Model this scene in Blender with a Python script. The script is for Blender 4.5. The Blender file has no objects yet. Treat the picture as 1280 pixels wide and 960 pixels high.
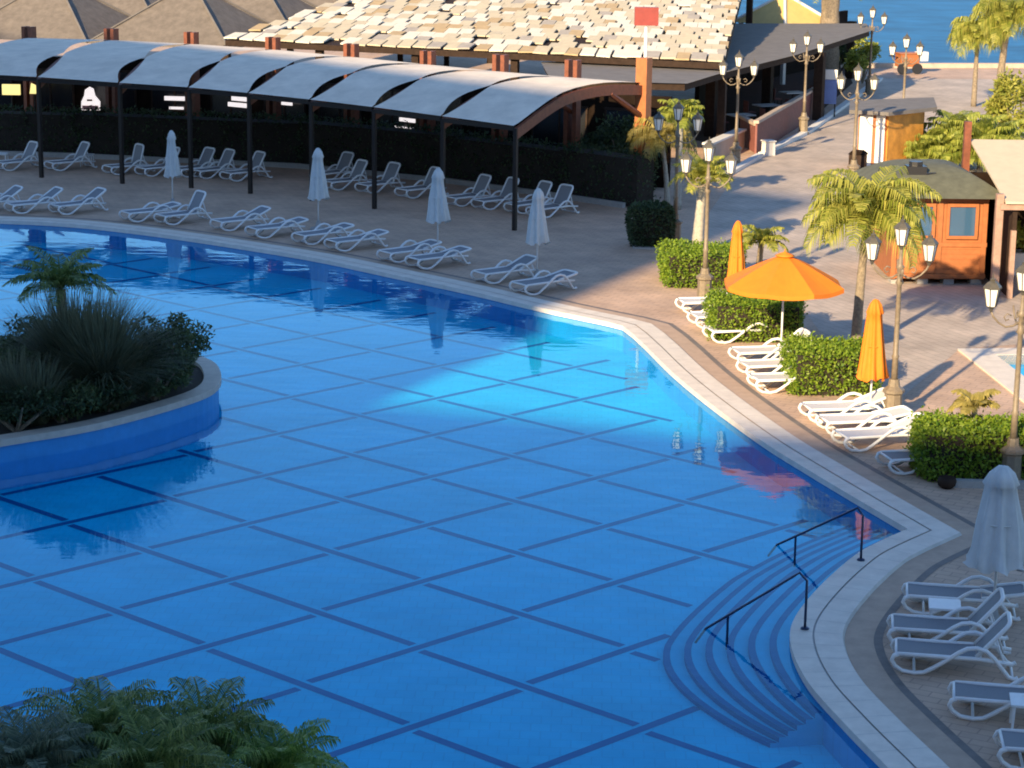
import bpy, math, random
import numpy as np
from mathutils import Vector, Matrix
from mathutils.geometry import tessellate_polygon

random.seed(7); RNG = np.random.default_rng(11)
sc = bpy.context.scene
col = sc.collection
R = math.radians

# ------------------------------------------------------------------ camera
F, TH, RO, H = 2837., R(13.33), R(.8), 12.0
def G(px, py, z=0.0):
    """point of the height-z plane that the photograph shows at pixel (px, py)"""
    X, Y = px-640, py-480
    c, s = math.cos(RO), math.sin(RO)
    X, Y = c*X+s*Y, -s*X+c*Y
    ct, st = math.cos(TH), math.sin(TH)
    d = (X/F, ct-(Y/F)*st, -st-(Y/F)*ct)
    k = (z-H)/d[2]
    return Vector((d[0]*k, d[1]*k, z))
cam = bpy.data.cameras.new('camera'); cam.sensor_width = 36; cam.lens = F/1280*36
cam.clip_start = .5; cam.clip_end = 20000
camo = bpy.data.objects.new('camera', cam); col.objects.link(camo)
fw = Vector((0, math.cos(TH), -math.sin(TH))); rt = Vector((1, 0, 0)); up = rt.cross(fw)
c, s = math.cos(RO), math.sin(RO)
# image axes: x = right, y = down ; a roll of RO turns them by RO
ex = rt*c + up*s
ey = up*c - rt*s
m = Matrix((ex, ey, -fw)).transposed().to_4x4(); m.translation = Vector((0, 0, H))
camo.matrix_world = m
sc.camera = camo

# ------------------------------------------------------------------ light
SUN_AZ, SUN_EL = R(64), R(22)          # shadows fall along SUN_AZ (from +X towards +Y)
sd = Vector((math.cos(SUN_AZ)*math.cos(SUN_EL), math.sin(SUN_AZ)*math.cos(SUN_EL), -math.sin(SUN_EL)))
sl = bpy.data.lights.new('sun', 'SUN'); sl.energy = 5.0; sl.angle = R(.8); sl.color = (1, .77, .47)
so = bpy.data.objects.new('sun', sl); col.objects.link(so); so.rotation_euler = sd.to_track_quat('-Z', 'Y').to_euler()
so.location = (-30, -60, 60)
w = bpy.data.worlds.new('World'); sc.world = w; w.use_nodes = True
nt = w.node_tree; sky = nt.nodes.new('ShaderNodeTexSky'); sky.sky_type = 'NISHITA'; sky.sun_disc = False
sky.sun_elevation = SUN_EL
sky.sun_rotation = math.atan2(-sd.x, -sd.y)
sky.air_density = .9; sky.dust_density = .2; sky.ozone_density = 2.5
tn = nt.nodes.new('ShaderNodeMix'); tn.data_type = 'RGBA'; tn.blend_type = 'MULTIPLY'; tn.inputs[0].default_value = 1; tn.inputs[7].default_value = (.90, .98, 1.05, 1)
nt.links.new(sky.outputs[0], tn.inputs[6]); nt.links.new(tn.outputs[2], nt.nodes['Background'].inputs[0]); nt.nodes['Background'].inputs[1].default_value = .118
sc.view_settings.view_transform = 'Standard'; sc.view_settings.look = 'None'
sc.view_settings.exposure = 1.12; sc.view_settings.gamma = 1
sc.cycles.filter_width = 1.9
sc.cycles.max_bounces = 8; sc.cycles.transparent_max_bounces = 16

# ------------------------------------------------------------------ materials
def mat(name, colr, rough=.6, var=.0, scale=6., metal=0., col2=None, bump=0., bscale=40., emit=None, spec=.5):
    m = bpy.data.materials.new(name); m.use_nodes = True
    n = m.node_tree.nodes; l = m.node_tree.links; b = n['Principled BSDF']
    b.inputs['Roughness'].default_value = rough; b.inputs['Metallic'].default_value = metal
    b.inputs['Specular IOR Level'].default_value = spec
    c1 = (*colr, 1)
    tc = n.new('ShaderNodeTexCoord')
    if var or col2:
        c2 = (*(col2 or [x*(1-var) for x in colr]), 1)
        no = n.new('ShaderNodeTexNoise'); no.inputs['Scale'].default_value = scale; no.inputs['Detail'].default_value = 6
        no.inputs['Roughness'].default_value = .65
        l.new(tc.outputs['Object'], no.inputs['Vector'])
        r = n.new('ShaderNodeValToRGB'); r.color_ramp.elements[0].position = .35; r.color_ramp.elements[1].position = .68
        r.color_ramp.elements[0].color = c2; r.color_ramp.elements[1].color = c1
        l.new(no.outputs['Fac'], r.inputs[0]); l.new(r.outputs[0], b.inputs['Base Color'])
    else:
        b.inputs['Base Color'].default_value = c1
    if bump:
        no2 = n.new('ShaderNodeTexNoise'); no2.inputs['Scale'].default_value = bscale; no2.inputs['Detail'].default_value = 4
        l.new(tc.outputs['Object'], no2.inputs['Vector'])
        bp = n.new('ShaderNodeBump'); bp.inputs['Strength'].default_value = bump; bp.inputs['Distance'].default_value = .02
        l.new(no2.outputs['Fac'], bp.inputs['Height']); l.new(bp.outputs[0], b.inputs['Normal'])
    if emit:
        b.inputs['Emission Color'].default_value = (*colr, 1); b.inputs['Emission Strength'].default_value = emit
    return m
def leafmat(name, a, b_, rough=.5, trans=.35):
    m = bpy.data.materials.new(name); m.use_nodes = True
    n = m.node_tree.nodes; l = m.node_tree.links; p = n['Principled BSDF']
    g = n.new('ShaderNodeNewGeometry'); r = n.new('ShaderNodeValToRGB')
    r.color_ramp.elements[0].color = (*a, 1); r.color_ramp.elements[1].color = (*b_, 1)
    l.new(g.outputs['Random Per Island'], r.inputs[0])
    l.new(r.outputs[0], p.inputs['Base Color']); p.inputs['Roughness'].default_value = rough
    p.inputs['Specular IOR Level'].default_value = .3
    t = n.new('ShaderNodeBsdfTranslucent'); l.new(r.outputs[0], t.inputs[0])
    mx = n.new('ShaderNodeMixShader'); mx.inputs[0].default_value = trans
    l.new(p.outputs[0], mx.inputs[1]); l.new(t.outputs[0], mx.inputs[2]); l.new(mx.outputs[0], n['Material Output'].inputs[0])
    return m
def paving(name, c1, c2, mortar, bw, bh, rot=0., noise=.25):
    m = bpy.data.materials.new(name); m.use_nodes = True
    n = m.node_tree.nodes; l = m.node_tree.links; b = n['Principled BSDF']
    tc = n.new('ShaderNodeTexCoord'); mp = n.new('ShaderNodeMapping'); mp.inputs['Rotation'].default_value = (0, 0, rot)
    l.new(tc.outputs['Object'], mp.inputs['Vector'])
    br = n.new('ShaderNodeTexBrick'); br.inputs['Scale'].default_value = 1.0
    br.inputs['Brick Width'].default_value = bw; br.inputs['Row Height'].default_value = bh; br.inputs['Mortar Size'].default_value = .012
    br.inputs['Mortar Smooth'].default_value = .3
    br.inputs['Color1'].default_value = (*c1, 1); br.inputs['Color2'].default_value = (*c2, 1); br.inputs['Mortar'].default_value = (*mortar, 1)
    l.new(mp.outputs[0], br.inputs['Vector'])
    no = n.new('ShaderNodeTexNoise'); no.inputs['Scale'].default_value = .55; no.inputs['Detail'].default_value = 8; no.inputs['Roughness'].default_value = .7
    l.new(tc.outputs['Object'], no.inputs['Vector'])
    mr = n.new('ShaderNodeMapRange'); mr.inputs[1].default_value = .3; mr.inputs[2].default_value = .7
    mr.inputs[3].default_value = 1-noise*1.35; mr.inputs[4].default_value = 1+noise*.5
    l.new(no.outputs['Fac'], mr.inputs[0])
    mx = n.new('ShaderNodeMix'); mx.data_type = 'RGBA'; mx.blend_type = 'MULTIPLY'; mx.inputs[0].default_value = 1
    l.new(br.outputs['Color'], mx.inputs[6]); l.new(mr.outputs[0], mx.inputs[7])
    l.new(mx.outputs[2], b.inputs['Base Color']); b.inputs['Roughness'].default_value = .75
    return m
def tilemat(name, c1, c2, size, grout):
    m = paving(name, c1, c2, grout, size, size, R(2), .14)
    m.node_tree.nodes['Principled BSDF'].inputs['Roughness'].default_value = .5; m.node_tree.nodes['Principled BSDF'].inputs['Specular IOR Level'].default_value = 0.
    return m
def watermat(name, scale, strength, tint, rough=.02, body=None):
    m = bpy.data.materials.new(name); m.use_nodes = True
    n = m.node_tree.nodes; l = m.node_tree.links; n.remove(n['Principled BSDF'])
    tc = n.new('ShaderNodeTexCoord')
    no = n.new('ShaderNodeTexNoise'); no.inputs['Scale'].default_value = scale; no.inputs['Detail'].default_value = 3
    mp = n.new('ShaderNodeMapping'); mp.inputs['Scale'].default_value = (.7, 1.6, 1)
    l.new(tc.outputs['Object'], mp.inputs['Vector']); l.new(mp.outputs[0], no.inputs['Vector'])
    bp = n.new('ShaderNodeBump'); bp.inputs['Strength'].default_value = strength; bp.inputs['Distance'].default_value = .1
    l.new(no.outputs['Fac'], bp.inputs['Height'])
    # Schlick reflectance, the same from above and from below the surface
    ge = n.new('ShaderNodeNewGeometry'); dt = n.new('ShaderNodeVectorMath'); dt.operation = 'DOT_PRODUCT'
    l.new(ge.outputs['Incoming'], dt.inputs[0]); l.new(bp.outputs[0], dt.inputs[1])
    def mth(op, a, b_=None):
        q = n.new('ShaderNodeMath'); q.operation = op; q.use_clamp = op != 'ABSOLUTE' and False
        for i_, v_ in enumerate((a, b_)):
            if v_ is None: continue
            if isinstance(v_, (int, float)): q.inputs[i_].default_value = v_
            else: l.new(v_, q.inputs[i_])
        return q.outputs[0]
    fr5 = mth('POWER', mth('SUBTRACT', 1.0, mth('ABSOLUTE', dt.outputs['Value'])), 5.0)
    frv = mth('ADD', mth('MULTIPLY', fr5, .72), .012)
    gl = n.new('ShaderNodeBsdfGlossy'); gl.inputs['Roughness'].default_value = rough; gl.inputs['Color'].default_value = (.62, .95, 1, 1); l.new(bp.outputs[0], gl.inputs['Normal'])
    if body:
        tr = n.new('ShaderNodeBsdfDiffuse'); tr.inputs[0].default_value = (*body, 1)
    else:
        tr = n.new('ShaderNodeBsdfTransparent'); tr.inputs[0].default_value = (*tint, 1)
    mx = n.new('ShaderNodeMixShader'); l.new(frv, mx.inputs[0]); l.new(tr.outputs[0], mx.inputs[1]); l.new(gl.outputs[0], mx.inputs[2])
    l.new(mx.outputs[0], n['Material Output'].inputs[0])
    return m
M = dict(
 paver=paving('deck_paving', (.60, .41, .285), (.53, .37, .265), (.39, .27, .20), .42, .21, R(28)),
 pathp=paving('path_paving', (.54, .44, .36), (.47, .39, .32), (.34, .28, .23), .5, .25, R(67)),
 stone=mat('coping_stone', (.76, .68, .58), .6, .16, 3.), stone2=mat('coping_stone_grey', (.50, .48, .45), .6, .18, 3.),
 tan=mat('tan_band', (.50, .36, .26), .7, .2, 3.),
 pool=tilemat('pool_tile', (.004, .44, .76), (.004, .41, .73), .3, (.004, .37, .67)),
 wallt=tilemat('pool_wall_tile', (.01, .28, .62), (.01, .26, .6), .3, (.01, .24, .55)),
 line=mat('pool_line_tile', (.003, .095, .31), .5, .1, 4., spec=0.), step=mat('step_tile', (.01, .36, .66), .5, .12, 2., spec=0.),
 water=watermat('pool_water', 1.3, .042, (.95, .985, 1)),
 sea=mat('sea_water', (.022, .17, .37), .5, .45, .22, bump=1., bscale=.6, spec=.12),
 island=mat('island_render', (.02, .26, .60), .5, .15, 3.), rim=mat('island_rim', (.50, .45, .38), .6, .2, 4.),
 soil=mat('soil', (.03, .022, .015), .95, .4, 8.),
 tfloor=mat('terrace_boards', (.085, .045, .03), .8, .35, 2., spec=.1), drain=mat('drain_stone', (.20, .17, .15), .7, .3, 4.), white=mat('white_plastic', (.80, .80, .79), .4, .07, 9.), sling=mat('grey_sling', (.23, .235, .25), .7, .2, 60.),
 sling_sun=mat('sunlit_sling', (.62, .61, .60), .7, .1, 40.),  # paler copy of the grey sling, sunlight put into its colour
 cloth=mat('off_white_canvas', (.62, .64, .63), .8, .12, 5.), orange=mat('orange_canvas', (.76, .20, .008), .75, .1, 5.),
 pole=mat('white_pole', (.75, .75, .73), .4), concrete=mat('concrete', (.38, .37, .35), .8, .2, 10.),
 shade=mat('shade_sail', (.86, .74, .60), .85, .22, 1.1), steel=mat('dark_steel', (.022, .017, .015), .55, spec=.25),
 wood=mat('red_brown_wood', (.22, .065, .03), .6, .4, 7.), owood=mat('orange_wood', (.41, .14, .045), .55, .22, 5.),
 dwood=mat('dark_brown_wood', (.045, .028, .02), .8, .4, 6., spec=.15), pwood=mat('pinkish_wood', (.40, .25, .19), .7, .3, 6.),
 rail=mat('handrail_metal', (.05, .07, .12), .3, metal=.8),
 roofgrey=mat('grey_felt_roof', (.17, .155, .145), .9, .25, 2.), roofthatch=mat('brown_shingle_roof', (.17, .145, .125), .9, .32, 3., bump=.6, bscale=30),
 dark=mat('dark_interior', (.022, .014, .010), .9, .5, 2., spec=.05), glass=mat('window_glass', (.04, .10, .19), .06, spec=1.),  # window glass base carries the blue of the reflected sky
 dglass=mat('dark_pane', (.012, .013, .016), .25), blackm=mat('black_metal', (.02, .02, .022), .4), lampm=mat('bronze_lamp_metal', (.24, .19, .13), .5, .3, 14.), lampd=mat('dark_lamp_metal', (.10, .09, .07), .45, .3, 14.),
 lglass=mat('lantern_glass', (.82, .80, .74), .3), kroof=mat('green_grey_roof', (.115, .12, .085), .85, .3, 4.),
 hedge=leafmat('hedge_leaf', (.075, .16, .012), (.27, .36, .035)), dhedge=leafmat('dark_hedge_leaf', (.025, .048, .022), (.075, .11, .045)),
 shrub=leafmat('shrub_leaf', (.035, .06, .025), (.11, .15, .055)), grass=leafmat('spiky_grass_leaf', (.085, .10, .06), (.21, .22, .13)),
 yel=leafmat('yellow_green_leaf', (.15, .20, .025), (.38, .40, .08)), palm=leafmat('palm_leaf', (.16, .20, .025), (.44, .42, .09)),
 ypalm=leafmat('yellow_palm_leaf', (.26, .22, .05), (.46, .38, .12)), dpalm=leafmat('dark_palm_leaf', (.05, .11, .025), (.26, .33, .10)), lpalm=leafmat('light_palm_leaf', (.08, .18, .03), (.30, .42, .10)),
 bpalm=leafmat('blue_green_leaf', (.07, .11, .07), (.19, .24, .15)),
 trunk=mat('palm_trunk', (.30, .24, .17), .9, .5, 12.), ptrunk=mat('pale_palm_trunk', (.50, .46, .38), .8, .35, 12.),
 redrail=mat('terrace_red_wood', (.24, .085, .07), .7, .3, 5.), cream=mat('cream_canvas', (.60, .50, .36), .8, .1, 3.),
 yellow=mat('yellow_roof', (.68, .48, .17), .7, .12, 3.), wwall=mat('white_wall', (.72, .71, .68), .7, .1, 2.), bluep=mat('blue_panel', (.14, .22, .48), .5, .2, 2.),
 sand=mat('quay_stone', (.50, .40, .32), .8, .2, 2.), hotelw=mat('hotel_wall', (.66, .60, .50), .8, .1, .6), redsign=mat('red_sign', (.30, .05, .04), .5, .2, 4.),
 lity=mat('lit_yellow_sign', (.95, .78, .28), .5, emit=.55), gloww=mat('glowing_white', (.95, .86, .84), .5, emit=.45), pink=mat('sign_pink', (.85, .35, .33), .6),  # white glow: arched sign, and added panels for sunlit patches
)

# ------------------------------------------------------------------ mesh helpers
class MB:
    def __init__(s): s.v = []; s.f = []; s.mi = []
    def add(s, vs, fs, mi=0):
        o = len(s.v); s.v += [tuple(p) for p in vs]; s.f += [tuple(i+o for i in f) for f in fs]; s.mi += [mi]*len(fs); return s
    def box(s, c, d, rz=0., mi=0, top=1.0, mtx=None):
        x, y, z = d[0]/2, d[1]/2, d[2]/2; cs, sn = math.cos(rz), math.sin(rz); vs = []
        for k, (a, b, e) in enumerate(((-x,-y,-z),(x,-y,-z),(x,y,-z),(-x,y,-z),(-x,-y,z),(x,-y,z),(x,y,z),(-x,y,z))):
            if k > 3: a *= top; b *= top
            p = Vector((a, b, e))
            if mtx: p = mtx @ p
            vs.append((c[0]+p.x*cs-p.y*sn, c[1]+p.x*sn+p.y*cs, c[2]+p.z))
        return s.add(vs, [(0,3,2,1),(4,5,6,7),(0,1,5,4),(1,2,6,5),(2,3,7,6),(3,0,4,7)], mi)
    def tube(s, pts, r, n=8, mi=0, cap=True, closed=False):
        pts = [Vector(p) for p in pts]; N = len(pts)
        rr = r if isinstance(r, (list, tuple)) else [r]*N
        vs = []; prev = None
        for i, p in enumerate(pts):
            a = pts[(i-1) % N] if (closed or i > 0) else p; b = pts[(i+1) % N] if (closed or i < N-1) else p
            t = (b-a).normalized()
            if prev is None:
                ref = Vector((0,0,1)) if abs(t.z) < .9 else Vector((1,0,0)); e = t.cross(ref).normalized()
            else:
                e = (prev - t*prev.dot(t)).normalized()
            prev = e; g = t.cross(e)
            for k in range(n):
                A = 2*math.pi*k/n; vs.append(p+(e*math.cos(A)+g*math.sin(A))*rr[i])
        fs = []
        for i in range(N if closed else N-1):
            j = (i+1) % N
            for k in range(n): fs.append((i*n+k, i*n+(k+1)%n, j*n+(k+1)%n, j*n+k))
        if cap and not closed: fs += [tuple(range(n))[::-1], tuple((N-1)*n+k for k in range(n))]
        return s.add(vs, fs, mi)
    def lathe(s, prof, n=12, c=(0,0,0), mi=0, star=0., nstar=8):
        vs = []; fs = []
        for i, (r, z) in enumerate(prof):
            for k in range(n):
                A = 2*math.pi*k/n; q = r*(1+star*math.cos(nstar*A))
                vs.append((c[0]+q*math.cos(A), c[1]+q*math.sin(A), c[2]+z))
        for i in range(len(prof)-1):
            for k in range(n): fs.append((i*n+k, i*n+(k+1)%n, (i+1)*n+(k+1)%n, (i+1)*n+k))
        fs += [tuple(range(n))[::-1], tuple((len(prof)-1)*n+k for k in range(n))]
        return s.add(vs, fs, mi)
    def prism(s, poly, z0, z1, mi=0):
        n = len(poly)
        a = sum(poly[i][0]*poly[(i+1)%n][1]-poly[(i+1)%n][0]*poly[i][1] for i in range(n))
        if a < 0: poly = poly[::-1]
        vs = [(p[0], p[1], z0) for p in poly]+[(p[0], p[1], z1) for p in poly]
        fs = [tuple(range(n))[::-1], tuple(range(n, 2*n))]+[(i, (i+1)%n, n+(i+1)%n, n+i) for i in range(n)]
        return s.add(vs, fs, mi)
    def mesh(s, name, mats, smooth=False):
        me = bpy.data.meshes.new(name); me.from_pydata(s.v, [], s.f)
        for mm in (mats if isinstance(mats, (list, tuple)) else [mats]): me.materials.append(mm)
        if len(set(s.mi)) > 1: me.polygons.foreach_set('material_index', s.mi)
        if smooth: me.polygons.foreach_set('use_smooth', [True]*len(s.f))
        me.update(); return me
    def build(s, name, mats, parent=None, smooth=False, loc=None, rz=0.):
        return link(name, s.mesh(name, mats, smooth), parent, loc, rz)
def link(name, me, parent=None, loc=None, rz=0.):
    o = bpy.data.objects.new(name, me); col.objects.link(o)
    if parent: o.parent = parent
    if loc is not None: o.location = loc
    o.rotation_euler.z = rz
    return o
def tag(o, label, cat, group=None):
    o['label'] = label; o['category'] = cat
    if group: o['group'] = group
    return o
def thing(name, label, cat, loc=(0,0,0), rz=0., group=None):
    o = bpy.data.objects.new(name, None); o.empty_display_size = .3; col.objects.link(o)
    o.location = loc; o.rotation_euler.z = rz
    return tag(o, label, cat, group)
def struct(o, kind='structure'): o['kind'] = kind; return o
def dup(root, loc, rz, label, group=None, scale=1.):
    def cp(o, par):
        n = o.copy(); col.objects.link(n); n.parent = par
        for ch in o.children: cp(ch, n)
        return n
    r = cp(root, None); r.location = loc; r.rotation_euler.z = rz; r.scale = (scale,)*3; r['label'] = label
    if group: r['group'] = group
    return r
def sheet(name, outer, holes, z, m, parent=None):
    loops = [[Vector((p[0], p[1], 0)) for p in L] for L in [outer]+holes]
    tris = tessellate_polygon(loops)
    vs = [(p.x, p.y, z) for L in loops for p in L]
    fs = []
    for t in tris:
        a, b, c_ = [Vector(vs[i]) for i in t]
        n = (b-a).cross(c_-a).z
        if abs(n) < 1e-9: continue
        fs.append(tuple(t) if n > 0 else tuple(t)[::-1])
    return MB().add(vs, fs).build(name, m, parent)
def crom(pts, n=6):
    out = []; P = [pts[0]]+list(pts)+[pts[-1]]
    for i in range(1, len(P)-2):
        p0, p1, p2, p3 = [Vector(q[:2]) for q in P[i-1:i+3]]
        for k in range(n):
            t = k/n
            out.append(.5*((2*p1)+(p2-p0)*t+(2*p0-5*p1+4*p2-p3)*t*t+(3*p1-p0-3*p2+p3)*t**3))
    out.append(Vector(pts[-1][:2])); return out
def offset(poly, d):
    """offset a closed polygon (list of 2-vectors, counter-clockwise) outwards by d"""
    n = len(poly); out = []
    for i in range(n):
        a, b, c_ = poly[i-1], poly[i], poly[(i+1)%n]
        e1 = (b-a).normalized(); e2 = (c_-b).normalized()
        n1 = Vector((e1.y, -e1.x)); n2 = Vector((e2.y, -e2.x)); mm = (n1+n2)
        if mm.length < 1e-6: mm = n1
        mm.normalize(); k = max(.45, mm.dot(n1)); out.append(b+mm*(d/k))
    return out
def ring(mb, pin, pout, zin, zout, mi=0):
    n = len(pin)
    mb.add([(p.x, p.y, zin) for p in pin]+[(p.x, p.y, zout) for p in pout], [(i, n+i, n+(i+1)%n, (i+1)%n) for i in range(n)], mi)

# leaf clouds -------------------------------------------------------
def leaves_arr(P, size, asp=.55, up=0., dirs=None):
    n = len(P); a = RNG.normal(size=(n, 3)); a[:, 2] += up
    if dirs is not None: a = a*.6+dirs
    a /= np.linalg.norm(a, axis=1)[:, None]+1e-9
    b = np.cross(a, RNG.normal(size=(n, 3))); b /= np.linalg.norm(b, axis=1)[:, None]+1e-9
    s_ = size*RNG.uniform(.6, 1.3, size=(n, 1)); A = a*s_; B = b*s_*asp*.5
    V = np.stack([P, P+A*.45+B, P+A, P+A*.45-B], 1).reshape(-1, 3)
    Fc = np.arange(4*n).reshape(-1, 4)
    return V, Fc
def arrmesh(name, parts, m):
    Vs = []; Fs = []; o = 0
    for V, Fc in parts: Vs.append(V); Fs.extend((Fc+o).tolist()); o += len(V)
    me = bpy.data.meshes.new(name); me.from_pydata(np.concatenate(Vs).tolist(), [], Fs); me.materials.append(m); me.update(); return me
def blob_pts(n, c, r, clumps=14, shell=.5):
    """points of an uneven crown: clumps scattered through an ellipsoid"""
    c = np.array(c); r = np.array(r)
    C = RNG.normal(size=(clumps, 3)); C /= np.linalg.norm(C, axis=1)[:, None]; C *= RNG.uniform(.35, .8, size=(clumps, 1))
    k = RNG.integers(0, clumps, n); d = RNG.normal(size=(n, 3)); d /= np.linalg.norm(d, axis=1)[:, None]
    rad = RNG.uniform(.22, .42, size=clumps)[k]*RNG.uniform(shell, 1., n)
    return c+(C[k]+d*rad[:, None])*r
def box_pts(n, d, rough=.06):
    x, y, z = d; A = np.array([x*y, x*z, x*z, y*z, y*z]); A = A/A.sum(); k = RNG.choice(5, n, p=A); u = RNG.uniform(size=(n, 3))
    P = np.stack([(u[:, 0]-.5)*x, (u[:, 1]-.5)*y, u[:, 2]*z], 1)
    P[k == 0, 2] = z; P[k == 1, 1] = -y/2; P[k == 2, 1] = y/2; P[k == 3, 0] = -x/2; P[k == 4, 0] = x/2
    # slightly rounded box with a wavy surface
    q = np.stack([P[:, 0]/(x/2), P[:, 1]/(y/2), (P[:, 2]-z*.5)/(z*.5)], 1)
    rr = (np.abs(q)**8).sum(1)**(1/8.); q = q/rr[:, None]
    P = np.stack([q[:, 0]*x/2, q[:, 1]*y/2, q[:, 2]*z/2+z*.5], 1)
    wv = np.sin(P[:, 0]*3.1+1)*np.sin(P[:, 1]*2.7)*np.sin(P[:, 2]*4+2)
    P *= (1+rough*wv)[:, None]
    return P+RNG.normal(size=(n, 3))*rough*.45
def hedge(name, label, d, loc, rz, m, n=5000, size=.09, group=None, cat='hedge'):
    P = box_pts(n, d, .11); tw = RNG.integers(0, n, n//40); P[tw] *= 1.07; core = MB().box((0, 0, d[2]*.46), (d[0]*.9, d[1]*.9, d[2]*.90))
    cv = np.array(core.v); 
    me = arrmesh(name, [leaves_arr(P, size)], m)
    t = thing(name, label, cat, loc, rz, group); link('foliage', me, t)
    core.build('branch_mass', M['soil'], t)
    return t
def frond(L, arch, m_n=22, leaf=.38, w=.035, start=.12, droop=.5, vee=.5):
    """one pinnate frond along +X from the origin; returns (V, F)"""
    V = []; Fc = []
    pts = []
    x = z = 0.; a = arch[0]
    N = m_n
    for i in range(N+1):
        pts.append(np.array([x, 0, z])); t = i/N
        a = arch[0]+(arch[1]-arch[0])*t**1.2; x += L/N*math.cos(a); z += L/N*math.sin(a)
    pts = np.array(pts)
    for i in range(N):     # rachis ribbon
        ww = .02*(1-i/N)+.006; o = len(V)
        V += [pts[i]+[0, ww, 0], pts[i+1]+[0, ww, 0], pts[i+1]-[0, ww, 0], pts[i]-[0, ww, 0]]; Fc.append((o, o+1, o+2, o+3))
    for i in range(int(start*N), N):
        t = i/N; ll = leaf*(math.sin(math.pi*min(1, .18+t*.8))**.7)*random.uniform(.8, 1.1)
        dx = pts[i+1]-pts[i]; dx /= np.linalg.norm(dx); upv = np.array([-dx[2], 0, dx[0]])
        for sg in (-1, 1):
            d = dx*.55+np.array([0, sg*.85, 0])+upv*vee*.5*random.uniform(.5, 1.2); d /= np.linalg.norm(d)
            b0 = pts[i]; mid = b0+d*ll*.55; tip = b0+d*ll*.95+np.array([0, 0, -droop*ll*random.uniform(.5, 1.1)])
            o = len(V); V += [b0-dx*w*.4, b0+dx*w*.6, mid+dx*w, mid-dx*w*.8, tip]
            Fc += [(o, o+1, o+2, o+3), (o+3, o+2, o+4)]
    return np.array(V), Fc
def crown_mesh(name, m, n=18, L=1.8, leaf=.4, w=.035, droop=.6, e0=(1.3, .2), e1=(-.6, -1.3), N=22, offs=(0, 0, 0), az=None):
    Vs = []; Fs = []; o = 0
    for k in range(n):
        A = (k*2.399963 if az is None else az[k % len(az)])+random.uniform(-.2, .2); t = k/max(1, n-1)
        a0 = e0[0]+(e0[1]-e0[0])*t+random.uniform(-.1, .1); a1 = e1[0]+(e1[1]-e1[0])*t+random.uniform(-.15, .15)
        V, Fc = frond(L*random.uniform(.8, 1.1), (a0, a1), N, leaf, w, .1, droop)
        c_, s_ = math.cos(A), math.sin(A)
        V = np.stack([V[:, 0]*c_-V[:, 1]*s_, V[:, 0]*s_+V[:, 1]*c_, V[:, 2]], 1)+np.array(offs)
        Vs.append(V); Fs += [tuple(i+o for i in f) for f in Fc]; o += len(V)
    me = bpy.data.meshes.new(name); me.from_pydata(np.concatenate(Vs).tolist(), [], Fs); me.materials.append(m); me.update(); return me
def palm(label, base, h, r, m, tm=None, lean=(0, 0), name='palm_tree', group=None, **kw):
    t = thing(name, label, 'palm', base, 0., group)
    N = 12; path = [(lean[0]*(i/N)**1.5, lean[1]*(i/N)**1.5, h*i/N) for i in range(N+1)]
    b = MB(); b.tube(path, [r*(1.25-.35*min(1, i/N*1.5))*(1+.07*(i % 2)) for i in range(N+1)], 9)
    b.build('trunk', tm or M['trunk'], t, True)
    link('crown', crown_mesh('crown', m, offs=(lean[0], lean[1], h), **kw), t)
    return t

# ================================================================== POOL OUTLINE
far_pts = [(-17, 277), (60, 280), (130, 286), (218, 297), (317, 312), (400, 326), (494, 346), (587, 366), (675, 387), (760, 405)]
far = [Vector((-34, 70)), Vector((-26, 72.3))]+crom([G(*p) for p in far_pts], 5)
cor1 = [G(*p).xy for p in [(779, 410), (792, 420)]]
rightp = crom([G(*p) for p in [(810, 437), (838, 465), (872, 494), (915, 527), (960, 559), (1010, 590), (1060, 620), (1136, 665)]], 4)
stepE = crom([G(*p) for p in [(1136, 665), (1100, 681), (1070, 698), (1028, 735), (995, 776), (990, 810), (1010, 855), (1055, 907), (1107, 960)]], 6)
near = [Vector((5.35, 27.4)), Vector((5.1, 26.7)), Vector((4.3, 26.3)), Vector((0, 26)), Vector((-34, 26))]
pool = far+cor1+rightp[:-1]+stepE+near           # runs clockwise seen from above
pool = pool[::-1]                                # counter-clockwise
cl = []
for p in pool:
    if not cl or (p-cl[-1]).length > .08: cl.append(p)
pool = cl
ZW, ZF = -.07, -.62

# island
isl = crom([(-34, 23.0), (-26, 29.9), (-18, 36.8), (-13, 41.1), (-10.14, 43.5), (-8.5, 44.9), (-7.1, 46.9), (-6.55, 48.2), (-6.6, 49.6), (-7.1, 51.0), (-8.4, 52.0), (-10.5, 52.6), (-16, 51.0), (-24, 47.5), (-34, 42)], 5)

# ================================================================== GROUND
quay = [G(-900, 95, 0), G(870, 82, 0), G(1280, 83, 0), G(2500, 92, 0)]
qa = Vector((-90, 117)); qb = Vector((90, 142))
def quay_y(x): return 128.6+ (x-10.2)*.135
ground_outer = [(-400, -300), (400, -300), (400, quay_y(400)), (9.5, quay_y(9.5)), (9.0, 400), (-400, 400)]
sp = [G(1197, 438).xy, G(1300, 520).xy, G(1400, 560).xy, G(1400, 436).xy]   # small pool on the right
spc = sum(sp, Vector((0, 0)))/4
def shrink(poly, d):
    a = sum(poly[i].x*poly[(i+1)%4].y-poly[(i+1)%4].x*poly[i].y for i in range(4))
    P = poly if a > 0 else poly[::-1]
    return offset(P, -d)
sp_in = shrink(sp, .75); sp_out = shrink(sp, 0.)
pool_out = offset(pool, .02)
gr = struct(sheet('ground', ground_outer, [pool, sp_in], 0., M['paver']))
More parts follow.
